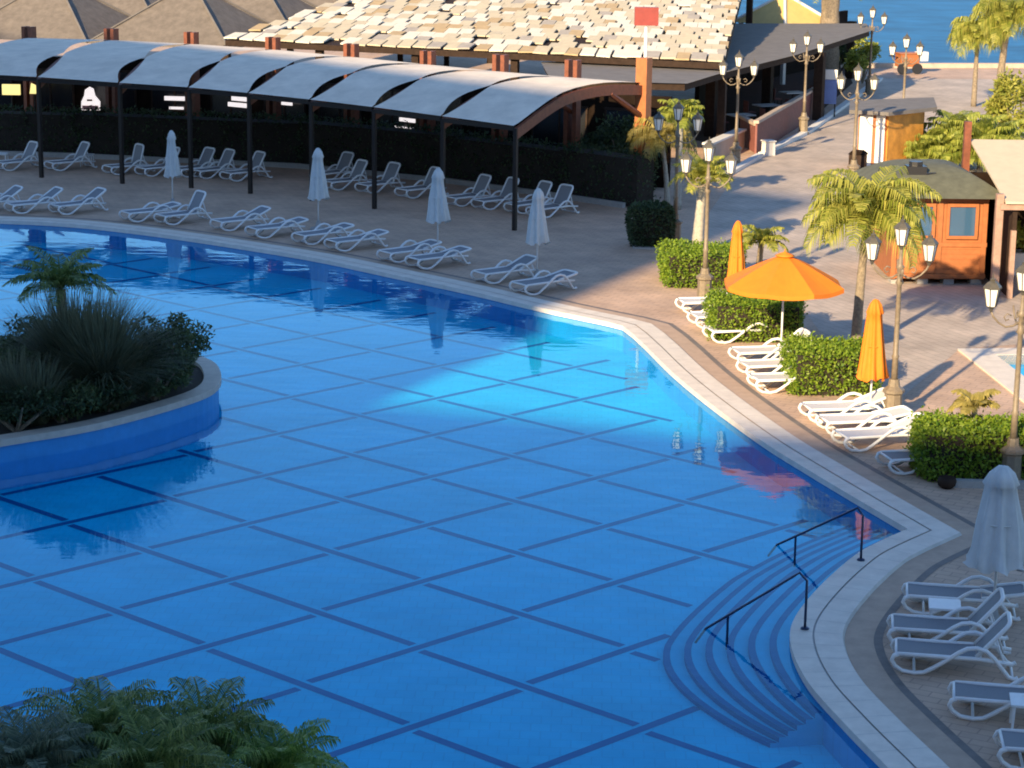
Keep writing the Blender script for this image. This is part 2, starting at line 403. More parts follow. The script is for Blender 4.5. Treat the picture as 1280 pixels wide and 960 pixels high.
# promenade with its own paving, 4 mm above
pth = [G(*p).xy for p in [(862, 300), (925, 212), (1012, 166), (1100, 98), (1500, 101), (1420, 420), (1200, 436), (1100, 520), (1000, 380)]]
struct(sheet('promenade', pth, [], .004, M['pathp']))
sea = struct(MB().add([(9.4, quay_y(9.4)+.1, -.9), (400, quay_y(400)+.1, -.9), (6000, 9000, -.9), (9, 9000, -.9)], [(0, 1, 2, 3)]).build('sea', M['sea']))
# quay edge wall
qm = MB()
qm.add([(9.4, quay_y(9.4)-.02, .25), (400, quay_y(400)-.02, .25), (400, quay_y(400)+.5, .25), (9.4, quay_y(9.4)+.5, .25),
        (9.4, quay_y(9.4)-.02, -3), (400, quay_y(400)-.02, -3), (400, quay_y(400)+.5, -3), (9.4, quay_y(9.4)+.5, -3)],
       [(0, 1, 2, 3), (0, 4, 5, 1), (3, 2, 6, 7)])
struct(qm.build('quay', M['sand']))
# pool floor, walls, water, coping
struct(sheet('pool_floor', offset(pool, .05), [], ZF, M['pool']))
wm = MB(); ring(wm, [p for p in pool], [p for p in pool], ZF-.05, .04)
struct(wm.build('pool_wall', M['wallt']))
struct(sheet('pool_water', pool_out, [], ZW, M['water']))
cp = MB()
o0, o1, o1b, o2, o2b, o3 = [offset(pool, d) for d in (-.02, .33, .36, .80, .83, 1.28)]
ring(cp, o0, o0, -.06, .06, 0); ring(cp, o0, o1, .06, .06, 0); ring(cp, o1, o1b, .045, .045, 1); ring(cp, o1b, o2, .06, .055, 0)
ring(cp, o2, o2b, .055, .006, 1); ring(cp, o2b, o3, .006, .005, 2); o4 = offset(pool, 1.42); ring(cp, o3, o4, .006, .005, 3)
acc = 0.
for i in range(len(pool)):
    j = (i+1) % len(pool); L_ = (pool[j]-pool[i]).length; t_ = (pool[j]-pool[i]).normalized()
    while acc < L_:
        u = acc/L_; a_, b_2, c_2, d_2 = [q[i]*(1-u)+q[j]*u for q in (o0, o1, o1b, o2)]; w2 = t_*.005
        for e0_, e1_, z0_, z1_ in ((a_, b_2, .0625, .0625), (c_2, d_2, .0625, .0575)):
            cp.add([(*(e0_-w2), z0_), (*(e1_-w2), z1_), (*(e1_+w2), z1_), (*(e0_+w2), z0_)], [(0, 1, 2, 3)], 1)
        acc += .62
    acc -= L_
struct(cp.build('pool_coping', [M['stone'], M['stone2'], M['tan'], M['drain']]))
# floor pattern of dark tile bands laid like a loose weave
kz = (H-ZF)/12; lo = Vector((.1846, 34.627))*kz; lu = Vector((1.646, -1.5796))*kz; lv = Vector((1.5868, 1.6534))*kz
def inside(p, poly):
    r = False; n = len(poly)
    for i in range(n):
        a, b = poly[i], poly[(i+1) % n]
        if (a.y > p.y) != (b.y > p.y) and p.x < (b.x-a.x)*(p.y-a.y)/(b.y-a.y)+a.x: r = not r
    return r
# steps: nested terraces around the deck bulge
E = stepE
def step_curve(d):
    out = []; n = len(E)
    Lw = 0; tot = sum((E[i+1]-E[i]).length for i in range(n-1)); acc = 0
    for i, p in enumerate(E):
        a = E[max(0, i-1)]; b = E[min(n-1, i+1)]; t = (b-a).normalized(); nn = Vector((t.y, -t.x))
        u = acc/tot
        if i < n-1: acc += (E[i+1]-p).length
        out.append((u, p, nn, d))
    return out
ND = 6; SD = .345
wall_dir = (rightp[-2]-rightp[-1]).normalized()
def curve_k(k):
    d = SD*k; pts = []
    for (u, p, nn, _) in step_curve(d):
        if u > .80: break
        f = 1.0 if u < .5 else max(.0, 1-((u-.5)/.33)**1.5*.72)
        # near the wall corner slide along the wall instead of the normal
        g = max(0, 1-u/.22)
        dirv = (nn*(1-g)+wall_dir*1.12*g)
        pts.append(p+dirv*d*f)
    return pts
curves = [curve_k(k) for k in range(0, ND+1)]
outer = curves[-1]
step_zone = outer+[stepE[int(len(stepE)*.8)]]+stepE[:int(len(stepE)*.8)][::-1]
sm = MB()
for k in range(1, ND+1):
    z = ZW-.02-.125*k if k < ND+1 else ZF
    a, b = curves[k-1], curves[k]; n = len(a)
    zt = ZW+.02-.083*k
    sm.add([(p.x, p.y, zt) for p in a]+[(p.x, p.y, zt) for p in b], [(i, n+i, n+i+1, i+1) for i in range(n-1)], 0)
    zb = ZW+.02-.083*(k+1) if k < ND else ZF
    sm.add([(p.x, p.y, zt) for p in b]+[(p.x, p.y, zb) for p in b], [(i, n+i, n+i+1, i+1) for i in range(n-1)], 1)
    bb = [q+(p-q).normalized()*-.0 for p, q in zip(a, b)]
    iw = [q+(p-q).normalized()*.11 for p, q in zip(a, b)]
    sm.add([(p.x, p.y, zt+.004) for p in iw]+[(p.x, p.y, zt+.004) for p in b], [(i, n+i, n+i+1, i+1) for i in range(n-1)], 1)
    sm.add([(a[-1].x, a[-1].y, zt), (b[-1].x, b[-1].y, zt), (b[-1].x, b[-1].y, ZF), (a[-1].x, a[-1].y, ZF)], [(0, 1, 2, 3)], 0)
struct(sm.build('pool_steps', [M['step'], M['line']]))
lm = MB()
def strip(a, b, w, z):
    t = (b-a).normalized(); n = Vector((-t.y, t.x))*w/2
    N = max(2, int((b-a).length/.25)); ok = []
    run = []
    for i in range(N+1):
        p = a+(b-a)*i/N
        good = inside(p, pool_in) and not inside(p, isl) and not inside(p, step_zone)
        if good: run.append(p)
        if (not good or i == N) and len(run) > 1:
            q0, q1 = run[0], run[-1]
            lm.add([(*(q0-n), z), (*(q1-n), z), (*(q1+n), z), (*(q0+n), z)], [(0, 1, 2, 3)])
        if not good: run = []
pool_in = offset(pool, -.5)
for i in range(-26, 22):
    for j in range(-22, 24):
        cc = lo+lu*i+lv*j
        if not (-34 < cc.x < 14 and 22 < cc.y < 76): continue
        if (i+j) % 2 == 0:
            d = lu+lv*.025; strip(cc-d*.935, cc+d*.935, .165, ZF+.004)
        else:
            d = lv+lu*.025; strip(cc-d*.935, cc+d*.935, .165, ZF+.004)
struct(lm.build('pool_floor_bands', M['line']))

# planted island
im = MB()
i_in = offset([p for p in isl], -.42); a_ = sum(isl[i].x*isl[(i+1)%len(isl)].y-isl[(i+1)%len(isl)].x*isl[i].y for i in range(len(isl)))
if a_ < 0: isl = isl[::-1]
i_in = offset(isl, -.32); i_o = offset(isl, .06)
it = thing('planter_island', 'curved blue walled planter island with beige rim standing in the pool', 'planter', (0, 0, 0))
b = MB(); ring(b, isl, isl, ZF-.02, .28); b.build('wall', M['island'], it)
b = MB(); ring(b, i_o, i_o, .28, .42); ring(b, i_o, i_in, .42, .42); ring(b, i_in, i_in, .42, .2); ring(b, i_o, isl, .28, .279); b.build('rim', M['rim'], it)
so_ = sheet('soil', i_in, [], .34, M['soil'], it)

# ================================================================== SUN LOUNGERS
def make_lounger(back, label, group, sl='sling', loc=(0, 0, 0), rz=0.):
    t = thing('sun_lounger', label, 'sun lounger', loc, rz, group)
    W = .33; zb = .31
    f = MB()
    for sg in (-1, 1):
        y = sg*W
        # wavy sled side: foot loop, floor contact, rise to arm, down to back leg
        P = [(.10, y, zb), (.03, y, zb-.03), (.0, y, zb-.10), (.05, y, .12), (.16, y, .05), (.34, y, .025), (.48, y, .045), (.62, y, .13),
             (.80, y*1.04, .26), (.98, y*1.07, .40), (1.10, y*1.08, .47), (1.24, y*1.08, .49), (1.38, y*1.08, .45), (1.50, y*1.05, .34), (1.62, y*1.02, .19), (1.72, y, .06), (1.80, y, .03), (1.86, y, .06)]
        f.tube(P, .034, 6)
        f.tube([(.08, y, zb), (.7, y, zb), (1.3, y, zb), (1.78, y, zb-.05)], .032, 6)
    for x, z in ((.06, zb), (.34, .025), (1.78, .05), (1.3, zb-.01)):
        f.tube([(x, -W, z), (x, W, z)], .022, 6)
    f.build('frame', M['white'], t, True)
    s_ = MB(); N = 8
    vs = []; fs = []
    for i in range(N+1):
        x = .08+1.16*i/N; z = zb+.012-.018*math.sin(math.pi*i/N)
        vs += [(x, -W+.03, z), (x, W-.03, z)]
    fs = [(2*i, 2*i+1, 2*i+3, 2*i+2) for i in range(N)]
    s_.add(vs, fs).build('seat_sling', M[sl], t)
    a = R(back); hx, hz = 1.24, zb+.02; L = .72
    def bp(u, v): return (hx+math.cos(a)*u, v, hz+math.sin(a)*u)
    fr = MB(); Wb = W-.03
    fr.tube([bp(0, -Wb), bp(.3, -Wb), bp(L-.08, -Wb), bp(L-.02, -Wb+.04), bp(L, -Wb+.12), bp(L, Wb-.12), bp(L-.02, Wb-.04), bp(L-.08, Wb), bp(.3, Wb), bp(0, Wb)], .034, 6)
    if back > 15: fr.tube([bp(.42, -Wb), (hx+.42*math.cos(a)+.16, -Wb, .2)], .016, 5); fr.tube([bp(.42, Wb), (hx+.42*math.cos(a)+.16, Wb, .2)], .016, 5)
    bf = fr.build('backrest', M['white'], t, True)
    g = MB(); g.add([bp(.01, -Wb), bp(.01, Wb), bp(L-.01, Wb), bp(L-.01, -Wb)], [(0, 1, 2, 3)]); g.build('back_sling', M[sl], bf)
    return t
protos = {}
def lounger(px, py, rz, back, label, group, sl='sling', z=.30):
    rz = R(rz+random.uniform(-3.5, 3.5)); p = G(px, py, z); n = Vector((-math.sin(rz), math.cos(rz), 0)); loc = Vector((p.x, p.y, 0.006))+n*.33
    k = (back, sl)
    if k not in protos: protos[k] = make_lounger(back, label, group, sl, loc, rz); return protos[k]
    return dup(protos[k], loc, rz, label, group)
g1 = 'loungers along the far pool edge'; g2 = 'loungers with raised backs under the pergola'; g3 = 'sunlit loungers between the hedges'; g4 = 'loungers on the near right deck'
for a in [
 (-34, 256, 40, 32, 'white lounger cut by the left edge on the pool side of the deck'),
 (16, 257.7, 40, 32, 'white poolside lounger nearest the left edge that shows whole'),
 (73, 259, 40, 32, 'white poolside lounger standing alone left of the first closed white umbrella'),
 (161, 268, 40, 10, 'flat white lounger just left of the pole of the leftmost closed umbrella'),
 (206, 271.7, 40, 60, 'white poolside lounger with its back raised high beside the leftmost umbrella'),
 (276.5, 279, 40, 22, 'white poolside lounger, left one of the pair between the first two closed umbrellas'),
 (320, 288, 40, 10, 'flat white lounger, right one of the pair between the first two closed umbrellas'),
 (380, 296, 40, 10, 'white poolside lounger directly under the second closed umbrella from the left'),
 (420, 304, 40, 10, 'flat white lounger just right of the second closed umbrella pole'),
 (488, 318, 40, 10, 'flat white lounger just left of the third closed umbrella pole'),
 (522.5, 326, 40, 10, 'flat white lounger in front of the third closed umbrella pole'),
 (606.5, 344, 40, 22, 'white lounger just left of the fourth closed white umbrella pole'),
 (656.5, 358, 40, 10, 'flat white lounger in front of the fourth umbrella, nearest the sunlit deck')]:
    lounger(*a, g1)
for a in [
 (3, 205, 42, 60, 'white lounger with raised back at the far left under the pergola'),
 (65.6, 205, 42, 60, 'raised back lounger beside the small white table under the pergola'),
 (139, 210, 42, 75, 'upright backed lounger behind the second dark pergola post from the left'),
 (181, 212, 42, 60, 'raised back lounger mostly hidden behind the leftmost closed umbrella'),
 (226.5, 213, 42, 60, 'raised back lounger just behind the third dark pergola post'),
 (250, 215, 42, 60, 'middle lounger of the three raised backs between third and fourth pergola posts'),
 (287.5, 218, 42, 60, 'raised back lounger right behind the fourth dark pergola post'),
 (402, 219, 42, 60, 'raised back lounger just right of the second closed umbrella, rear one'),
 (414, 229, 42, 60, 'raised back lounger close to the sixth pergola post, on its left'),
 (459, 233, 42, 60, 'raised back lounger just right of the sixth dark pergola post'),
 (508, 239, 42, 60, 'raised back lounger half hidden behind the third closed umbrella'),
 (569, 249, 42, 60, 'raised back lounger between the third closed umbrella and the end post'),
 (604, 253, 42, 60, 'raised back lounger cut by the pergola end post in front'),
 (646, 258, 42, 60, 'raised back lounger directly behind the fourth closed umbrella'),
 (675, 263, 42, 60, 'raised back lounger at the right end of the row under the pergola')]:
    lounger(*a, g2)
for a in [
 (853, 380, 14, 10, 'white lounger beside the lamp post foot, rearmost of the sunlit group'),
 (870, 398, 14, 10, 'white lounger foot end sticking out left of the middle bright hedge'),
 (890, 416, 14, 10, 'white lounger mostly hidden behind the middle bright hedge, nearest the pool edge'),
 (922, 443, 14, 35, 'sunlit white lounger with raised back nearest the open orange umbrella pole'),
 (933, 460, 14, 35, 'sunlit white lounger in the middle of the three below the open orange umbrella'),
 (945, 477, 14, 10, 'sunlit flat white lounger, nearest of the three below the open orange umbrella'),
 (1011, 514, 14, 22, 'sunlit white lounger under the closed orange umbrella, rearmost there'),
 (1033, 530, 14, 10, 'sunlit flat lounger between the closed orange umbrella and the lamp pedestal'),
 (1056, 549, 14, 22, 'sunlit white lounger in front of the big lamp pedestal'),
 (1112, 577, 14, 10, 'shaded lounger beside the half lit hedge on the right')]:
    lounger(*a, g3, 'sling_sun' if a[1] < 560 else 'sling')  # sun-brightened sling colour for the lit ones, grey for the shaded one
for a in [
 (1129, 746, -8, 10, 'low lounger behind the small white table, rearmost on the near right deck'),
 (1111, 787, -9, 50, 'grey sling lounger with raised back, farther one of the close pair'),
 (1115, 818, -9, 50, 'grey sling lounger with raised back, nearer one of the close pair'),
 (1187, 874, -9, 22, 'grey sling lounger cut by the right edge beside the second small table'),
 (1249, 937, -9, 22, 'grey sling lounger in the bottom right corner of the deck')]:
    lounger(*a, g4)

# side tables
def make_table(label, loc, rz, group):
    t = thing('side_table', label, 'side table', loc, rz, group)
    b = MB(); b.box((0, 0, .43), (.5, .5, .03)); b.box((0, 0, .405), (.44, .44, .02)); b.build('table_top', M['white'], t)
    for x in (-.2, .2):
        for y in (-.2, .2): MB().tube([(x*1.08, y*1.08, 0), (x, y, .395)], [.018, .025], 6).build('leg', M['white'], t)
    return t
tb = make_table('small square white table beside the rearmost near lounger', G(1179, 788), R(-9), 'small white side tables')
dup(tb, G(1283, 912), R(-9), 'small square white table by the right edge of the deck')
dup(tb, G(109, 207.5), 0, 'small white table beside a raised back lounger under the pergola')
dup(tb, G(2, 206), 0, 'small white table cut by the left edge under the pergola')

# ================================================================== UMBRELLAS
def closed_umbrella(label, loc, m, group, h=2.6, low=.95, wid=.27, tilt=0., seed=0):
    t = thing('closed_umbrella', label, 'umbrella', loc, 0., group)
    b = MB(); b.lathe([(.26, 0), (.26, .06), (.10, .10), (.05, .3)], 14); b.build('base', M['concrete'], t, True)
    MB().tube([(0, 0, .05), (0, 0, h-.05)], .024, 8).build('pole', M['pole'], t, True)
    # folded cloth, gathered pleats
    n = 40; zs = [low, low+.05, low+.3, low+.7, h-.55, h-.34, h-.30, h-.12, h-.02, h]
    rs = [wid, wid*.98, wid*.86, wid*.72, wid*.56, wid*.5, wid*.60, wid*.42, wid*.2, .01]
    vs = []; fs = []
    for i, (z, r) in enumerate(zip(zs, rs)):
        for k in range(n):
            A = 2*math.pi*k/n+seed; amp = .22*(1-i/len(zs))+.04
            q = r*(1+amp*math.cos(8*A+.35*i)+.08*math.sin(3*A+i+seed))
            vs.append((q*math.cos(A), q*math.sin(A), z+(.05*math.cos(8*A+1) if i == 0 else 0)))
    for i in range(len(zs)-1):
        for k in range(n): fs.append((i*n+k, i*n+(k+1)%n, (i+1)*n+(k+1)%n, (i+1)*n+k))
    MB().add(vs, fs).build('folded_canvas', m, t, True)
    MB().tube([(wid*.66*math.cos(a), wid*.66*math.sin(a), low+.72) for a in np.linspace(0, 2*math.pi, 25)[:-1]], .016, 5, closed=True).build('strap', m, t)
    return t
gu = 'closed white umbrellas along the far pool edge'
closed_umbrella('leftmost of the closed white umbrellas at the far pool edge', G(216, 259), M['cloth'], gu, 2.6, 1.05, .24, seed=0)
closed_umbrella('second closed white umbrella from the left at the far pool edge', G(398, 287), M['cloth'], gu, 2.62, 1.0, .29, seed=.5)
closed_umbrella('third closed white umbrella from the left at the far pool edge', G(547, 322), M['cloth'], gu, 2.7, 1.1, .31, seed=1.)
closed_umbrella('rightmost of the closed white umbrellas at the far pool edge', G(671, 349), M['cloth'], gu, 2.62, 1.05, .29, seed=1.6)
closed_umbrella('large closed white umbrella on the near right deck behind grey loungers', G(1241, 779), M['cloth'], None, 2.62, .98, .44, seed=.3)
closed_umbrella('closed orange umbrella standing behind the open orange one', G(918, 401), M['orange'], 'orange umbrellas', 2.65, 1.0, .23, seed=.2)
closed_umbrella('closed orange umbrella over white loungers left of the big lamp', G(1087, 524), M['orange'], 'orange umbrellas', 2.66, .92, .29, seed=.9)
def open_umbrella(label, loc):
    t = thing('open_umbrella', label, 'umbrella', loc, R(22), 'orange umbrellas')
    b = MB(); b.lathe([(.28, 0), (.28, .06), (.10, .10), (.05, .3)], 14); b.build('base', M['concrete'], t, True)
    MB().tube([(0, 0, .05), (0, 0, 2.8)], .025, 8).build('pole', M['pole'], t, True)
    n = 8; rr = 1.45; b = MB(); rows = 7; sub = 5; vs = []; fs = []
    tot = n*sub
    for i in range(rows+1):
        u = i/rows
        for k in range(tot):
            A = 2*math.pi*k/tot; ph = (k % sub)/sub
            chord = math.cos(math.pi/n)/math.cos((ph-.5)*2*math.pi/n)*1.0
            r = .10+(rr-.10)*u; r *= (chord if True else 1)
            sag = -.045*u*math.sin(math.pi*ph)
            vs.append((r*math.cos(A), r*math.sin(A), 2.80-.66*u**1.15+sag))
    for i in range(rows):
        for k in range(tot): fs.append((i*tot+k, (i+1)*tot+k, (i+1)*tot+(k+1) % tot, i*tot+(k+1) % tot))
    o = len(vs)
    for k in range(tot): vs.append((vs[rows*tot+k][0]*1.0, vs[rows*tot+k][1], vs[rows*tot+k][2]-.10))
    for k in range(tot): fs.append((rows*tot+k, o+k, o+(k+1) % tot, rows*tot+(k+1) % tot))
    cn = b.add(vs, fs).build('canopy', M['orange'], t, False)
    v = MB(); v.lathe([(.24, 2.80), (.16, 2.845), (.03, 2.89), (.01, 2.96)], 12); v.build('vent_cap', M['orange'], t, True)
    for k in range(n):
        A = 2*math.pi*k/n
        MB().tube([(.05*math.cos(A), .05*math.sin(A), 2.72), (1.40*math.cos(A), 1.40*math.sin(A), 2.12)], .012, 5).build('rib', M['pole'], t)
    return t
open_umbrella('open orange umbrella shading white loungers beside the bright hedge', G(975, 466))

# ================================================================== LAMP POSTS
def make_lamp(label, loc, rz, group, H_=4.5, pm='lampm'):
    t = thing('lamp_post', label, 'lamp post', loc, rz, group)
    b = MB(); b.lathe([(.26, 0), (.26, .10), (.20, .14), (.19, .62), (.24, .66), (.24, .72), (.13, .80), (.11, .95)], 8); b.build('pedestal', M['lampd'] if pm == 'lampd' else M['lampm'], t)
    Hj = H_-1.25
    b = MB(); b.lathe([(.075, .9), (.065, 1.4), (.085, 1.45), (.06, 1.5), (.05, Hj-.25), (.09, Hj-.2), (.06, Hj-.12), (.055, Hj+.1), (.10, Hj+.14), (.05, Hj+.2), (.03, Hj+.52)], 10)
    b.build('pole', M[pm], t, True)
    def lantern(x, y, z, par):
        f = MB()
        f.lathe([(.02, -.12), (.05, -.04), (.095, 0)], 6, (x, y, z))
        for k in range(6):
            A = math.pi/3*k; f.tube([(x+.095*math.cos(A), y+.095*math.sin(A), z), (x+.16*math.cos(A), y+.16*math.sin(A), z+.36)], .011, 4)
        f.lathe([(.185, .355), (.18, .385), (.10, .47), (.05, .50), (.06, .53), (.015, .56), (.008, .64)], 6, (x, y, z))
        lo_ = f.build('lantern', M['blackm'] if pm == 'lampd' else M['lampd'], par)
        g = MB(); g.lathe([(.088, .005), (.148, .352)], 6, (x, y, z)); g.build('lantern_glass', M['lglass'], lo_)
    lantern(0, 0, Hj+.62, t)
    for k in range(4):
        A = k*math.pi/2
        c_, s_ = math.cos(A), math.sin(A); a = MB()
        rs = [(0.03, .0), (.16, -.08), (.30, -.10), (.44, -.02), (.55, .10), (.60, .20)]
        a.tube([(r*c_, r*s_, Hj+z) for r, z in rs], .022, 6)
        a.tube([(.2*c_, .2*s_, Hj+.12), (.28*c_, .28*s_, Hj+.16), (.34*c_, .34*s_, Hj+.09), (.30*c_, .30*s_, Hj+.02), (.24*c_, .24*s_, Hj+.05)], .015, 5)
        ao = a.build('arm', M[pm], t, True)
        if k % 2 == 0: lantern(.60*c_, .60*s_, Hj+.30, t)
    return t
gl = 'old style lamp posts with lanterns'
L0 = make_lamp('large lamp post with three lanterns and stone coloured pedestal beside sunlit loungers', G(1115, 527), R(-4), gl)
for px, py, lab in [
 (1263, 606, 'lamp post rising from the half lit hedge at the right edge'),
 (880, 378, 'slim lamp post with dark foot between the two left bright hedges'),
 (843, 305, 'lamp post behind the leftmost bright hedge beside a yellowed palm'),
 (919, 208, 'lamp post at the start of the promenade left of the terrace fence'),
 (1004, 168, 'lamp post standing halfway along the red terrace fence'),
 (1086, 118, 'farthest lamp post, its lanterns seen against the sea'),
 (1066, 232, 'lamp post behind the big sunlit palm, beside the white panelled kiosk'),
 (1127, 172, 'lamp post behind the flat roofed kiosk, near the rust red cart')]:
    dup(L0, G(px, py), R(random.uniform(-8, 8)), lab, gl)

# ================================================================== PERGOLA
fpx = [(-50, 216), (52, 222), (153, 229.5), (239, 235), (313, 242), (390, 251), (468, 261), (553, 274), (643, 288)]
bpx = [(30, 92.8), (133, 92.4), (233, 91.2), (335, 89.3), (433, 86.8), (529, 84.2), (620, 82.0), (711, 80.3), (800, 78.9)]
FP = [G(*p) for p in fpx]
BP = [Vector(((px-640)/F*Y*.992, Y, 0)) for px, Y in bpx]
pg = thing('pergola', 'long pergola with grey shade sails on dark posts along the pool deck', 'pergola', (0, 0, 0))
prof = [(0, 3.34), (.08, 3.55), (.16, 3.76), (.25, 3.98), (.34, 4.15), (.44, 4.24), (.56, 4.28), (.68, 4.27), (.82, 4.20), (.93, 4.12), (1.0, 4.06)]
EV = [3.66, 3.64, 3.60, 3.56, 3.51, 3.47, 3.42, 3.38, 3.34]
def pz(t, e=3.34):
    for (a, za), (b, zb) in zip(prof, prof[1:]):
        if t <= b: return e+(za+(zb-za)*(t-a)/(b-a)-3.34)*(4.28-e)/.94
    return 4.06
for i, (f, bk) in enumerate(zip(FP, BP)):
    ev = EV[i]; MB().box((f.x, f.y, (ev-.06)/2), (.125, .125, ev-.06), R(-30)).build('post', M['steel'], pg)
    d = (bk-f); d.z = 0; ang = math.atan2(d.y, d.x); pr = Vector((-math.sin(ang), math.cos(ang), 0))
    top = 4.95 if i == 8 else 4.62+.1*(i >= 6)
    b = MB()
    if i == 8: b.box((bk.x, bk.y, top/2), (.42, .42, top), R(-30))
    else:
        for sg in (-1, 1): q = bk+Vector((math.cos(R(-30)), math.sin(R(-30)), 0))*.17*sg; b.box((q.x, q.y, top/2), (.16, .34, top), R(-30))
    b.build('back_post', M['wood'] if i < 8 else M['owood'], pg)
    b = MB(); N = 14
    pts = [(f+d*(k/N), pz(k/N, ev)) for k in range(N+1)]
    vs = []
    for p, z in pts:
        for sx, dz in ((-.07, -.06), (.07, -.06), (.07, -.40), (-.07, -.40)): q = p+pr*sx; vs.append((q.x, q.y, z+dz))
    fs = []
    for k in range(N):
        for e in range(4): fs.append((4*k+e, 4*k+(e+1) % 4, 4*k+4+(e+1) % 4, 4*k+4+e))
    fs += [(3, 2, 1, 0), (4*N, 4*N+1, 4*N+2, 4*N+3)]
    b.add(vs, fs); b.build('rafter', M['wood'], pg)
    if i >= 7:
        br = MB(); q = f+d*.72; br.tube([(bk.x, bk.y, 2.9), (q.x, q.y, pz(.72)-.35)], .10, 6); br.build('brace', M['wood'], pg)
for i in range(8):
    f0, f1, b0, b1 = FP[i], FP[i+1], BP[i], BP[i+1]
    N, K = 28, 8; vs = []; fs = []
    for k in range(N+1):
        t = -.012+1.012*k/N; tt = max(0, t)
        g = .012+.13*abs(math.sin(math.pi*min(1, tt/.34)))*(tt < .34)+.11*abs(math.sin(math.pi*(tt-.34)/.66))*(tt >= .34)
        gl_, gr_ = .35*g, (g if i < 7 else .01)
        for q in range(K+1):
            s_ = gl_+(1-gl_-gr_)*q/K
            p = (f0*(1-s_)+f1*s_)*(1-t)+(b0*(1-s_)+b1*s_)*t
            z = pz(tt, EV[i]*(1-s_)+EV[i+1]*s_)+.03-.05*math.sin(math.pi*q/K)*math.sin(math.pi*tt)
            vs.append((p.x, p.y, z))
    for k in range(N):
        for q in range(K): fs.append((k*(K+1)+q, k*(K+1)+q+1, (k+1)*(K+1)+q+1, (k+1)*(K+1)+q))
    MB().add(vs, fs).build('shade_sail', M['shade'], pg, True)
b = MB()
for i in range(8):
    a, e = FP[i], FP[i+1]; d = e-a
    sl_ = (EV[i+1]-EV[i])/d.length; b.box(((a.x+e.x)/2, (a.y+e.y)/2, (EV[i]+EV[i+1])/2-.09), (d.length-.16, .10, .14), math.atan2(d.y, d.x))
b.build('eave_beam', M['steel'], pg)
# hanging sign on its pole above the pergola end post
t = thing('sign_pole', 'red box sign on a white pole above the orange end post', 'sign', (BP[8].x+.05, BP[8].y+.3, 0))
MB().tube([(0, 0, 0), (0, 0, 6.0)], .06, 8).build('pole', M['pole'], t); 
b = MB(); b.box((0, 0, 6.35), (.82, .3, .62)); b.build('sign_box', M['redsign'], t)

# hedge and kerb behind the loungers, restaurant wall
hl = [G(*p) for p in [(-140, 190), (90, 197), (370, 210), (560, 229), (700, 248), (780, 260)]]
for i in range(5):
    a, e = hl[i], hl[i+1]; d = e-a; mid = (a+e)/2; ang = math.atan2(d.y, d.x); nn = Vector((-math.sin(ang), math.cos(ang), 0))
    labs = ['dark clipped hedge behind the loungers at the far left', 'dark hedge behind the loungers between second and fifth pergola posts', 'dark hedge behind the loungers near the middle of the pergola',
            'dark hedge behind the loungers right of the third closed umbrella', 'dark hedge at the right end behind the loungers under the pergola']
    c_ = mid+nn*.75
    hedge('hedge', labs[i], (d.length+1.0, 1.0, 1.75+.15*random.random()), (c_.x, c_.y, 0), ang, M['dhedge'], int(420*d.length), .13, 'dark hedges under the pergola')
kb = MB()
for i in range(5):
    a, e = hl[i], hl[i+1]; d = e-a; ang = math.atan2(d.y, d.x); mid = (a+e)/2
    kb.box((mid.x, mid.y, .09), (d.length, .15, .18), ang)
struct(kb.build('kerb', M['concrete']))
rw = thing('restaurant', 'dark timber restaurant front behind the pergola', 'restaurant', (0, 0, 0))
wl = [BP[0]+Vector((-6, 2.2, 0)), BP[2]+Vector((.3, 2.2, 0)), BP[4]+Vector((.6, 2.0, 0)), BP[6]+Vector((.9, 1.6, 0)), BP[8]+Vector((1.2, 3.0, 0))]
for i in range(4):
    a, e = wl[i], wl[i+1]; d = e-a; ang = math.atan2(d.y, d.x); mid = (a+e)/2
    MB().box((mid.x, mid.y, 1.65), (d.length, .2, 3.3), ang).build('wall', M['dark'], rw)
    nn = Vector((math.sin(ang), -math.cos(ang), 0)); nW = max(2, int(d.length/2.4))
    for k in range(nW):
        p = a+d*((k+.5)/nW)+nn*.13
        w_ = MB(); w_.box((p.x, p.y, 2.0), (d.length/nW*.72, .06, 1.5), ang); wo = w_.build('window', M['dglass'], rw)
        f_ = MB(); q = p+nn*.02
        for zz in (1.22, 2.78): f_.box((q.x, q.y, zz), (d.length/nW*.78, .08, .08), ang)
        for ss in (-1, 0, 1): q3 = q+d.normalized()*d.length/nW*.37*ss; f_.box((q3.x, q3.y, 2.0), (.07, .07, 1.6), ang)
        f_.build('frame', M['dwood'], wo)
# lit signs under the sails, then added glowing panels for sunlit patches
def frontp(px, py, z): return G(px, py, z)
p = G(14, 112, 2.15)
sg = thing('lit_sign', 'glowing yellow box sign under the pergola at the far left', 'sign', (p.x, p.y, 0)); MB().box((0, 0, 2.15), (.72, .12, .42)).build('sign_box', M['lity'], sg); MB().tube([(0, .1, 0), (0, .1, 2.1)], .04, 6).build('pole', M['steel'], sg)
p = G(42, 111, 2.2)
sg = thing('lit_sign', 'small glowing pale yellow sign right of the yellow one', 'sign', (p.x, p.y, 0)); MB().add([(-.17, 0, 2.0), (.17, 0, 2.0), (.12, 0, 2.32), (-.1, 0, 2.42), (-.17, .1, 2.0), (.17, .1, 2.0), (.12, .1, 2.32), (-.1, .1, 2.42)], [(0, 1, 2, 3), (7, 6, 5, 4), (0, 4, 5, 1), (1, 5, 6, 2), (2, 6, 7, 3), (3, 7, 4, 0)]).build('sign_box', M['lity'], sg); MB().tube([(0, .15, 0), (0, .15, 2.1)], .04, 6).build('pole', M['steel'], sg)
p = G(112, 124, 1.7)
sg = thing('lit_sign', 'white and pink arched signboard glowing under the pergola', 'sign', (p.x, p.y, 0))
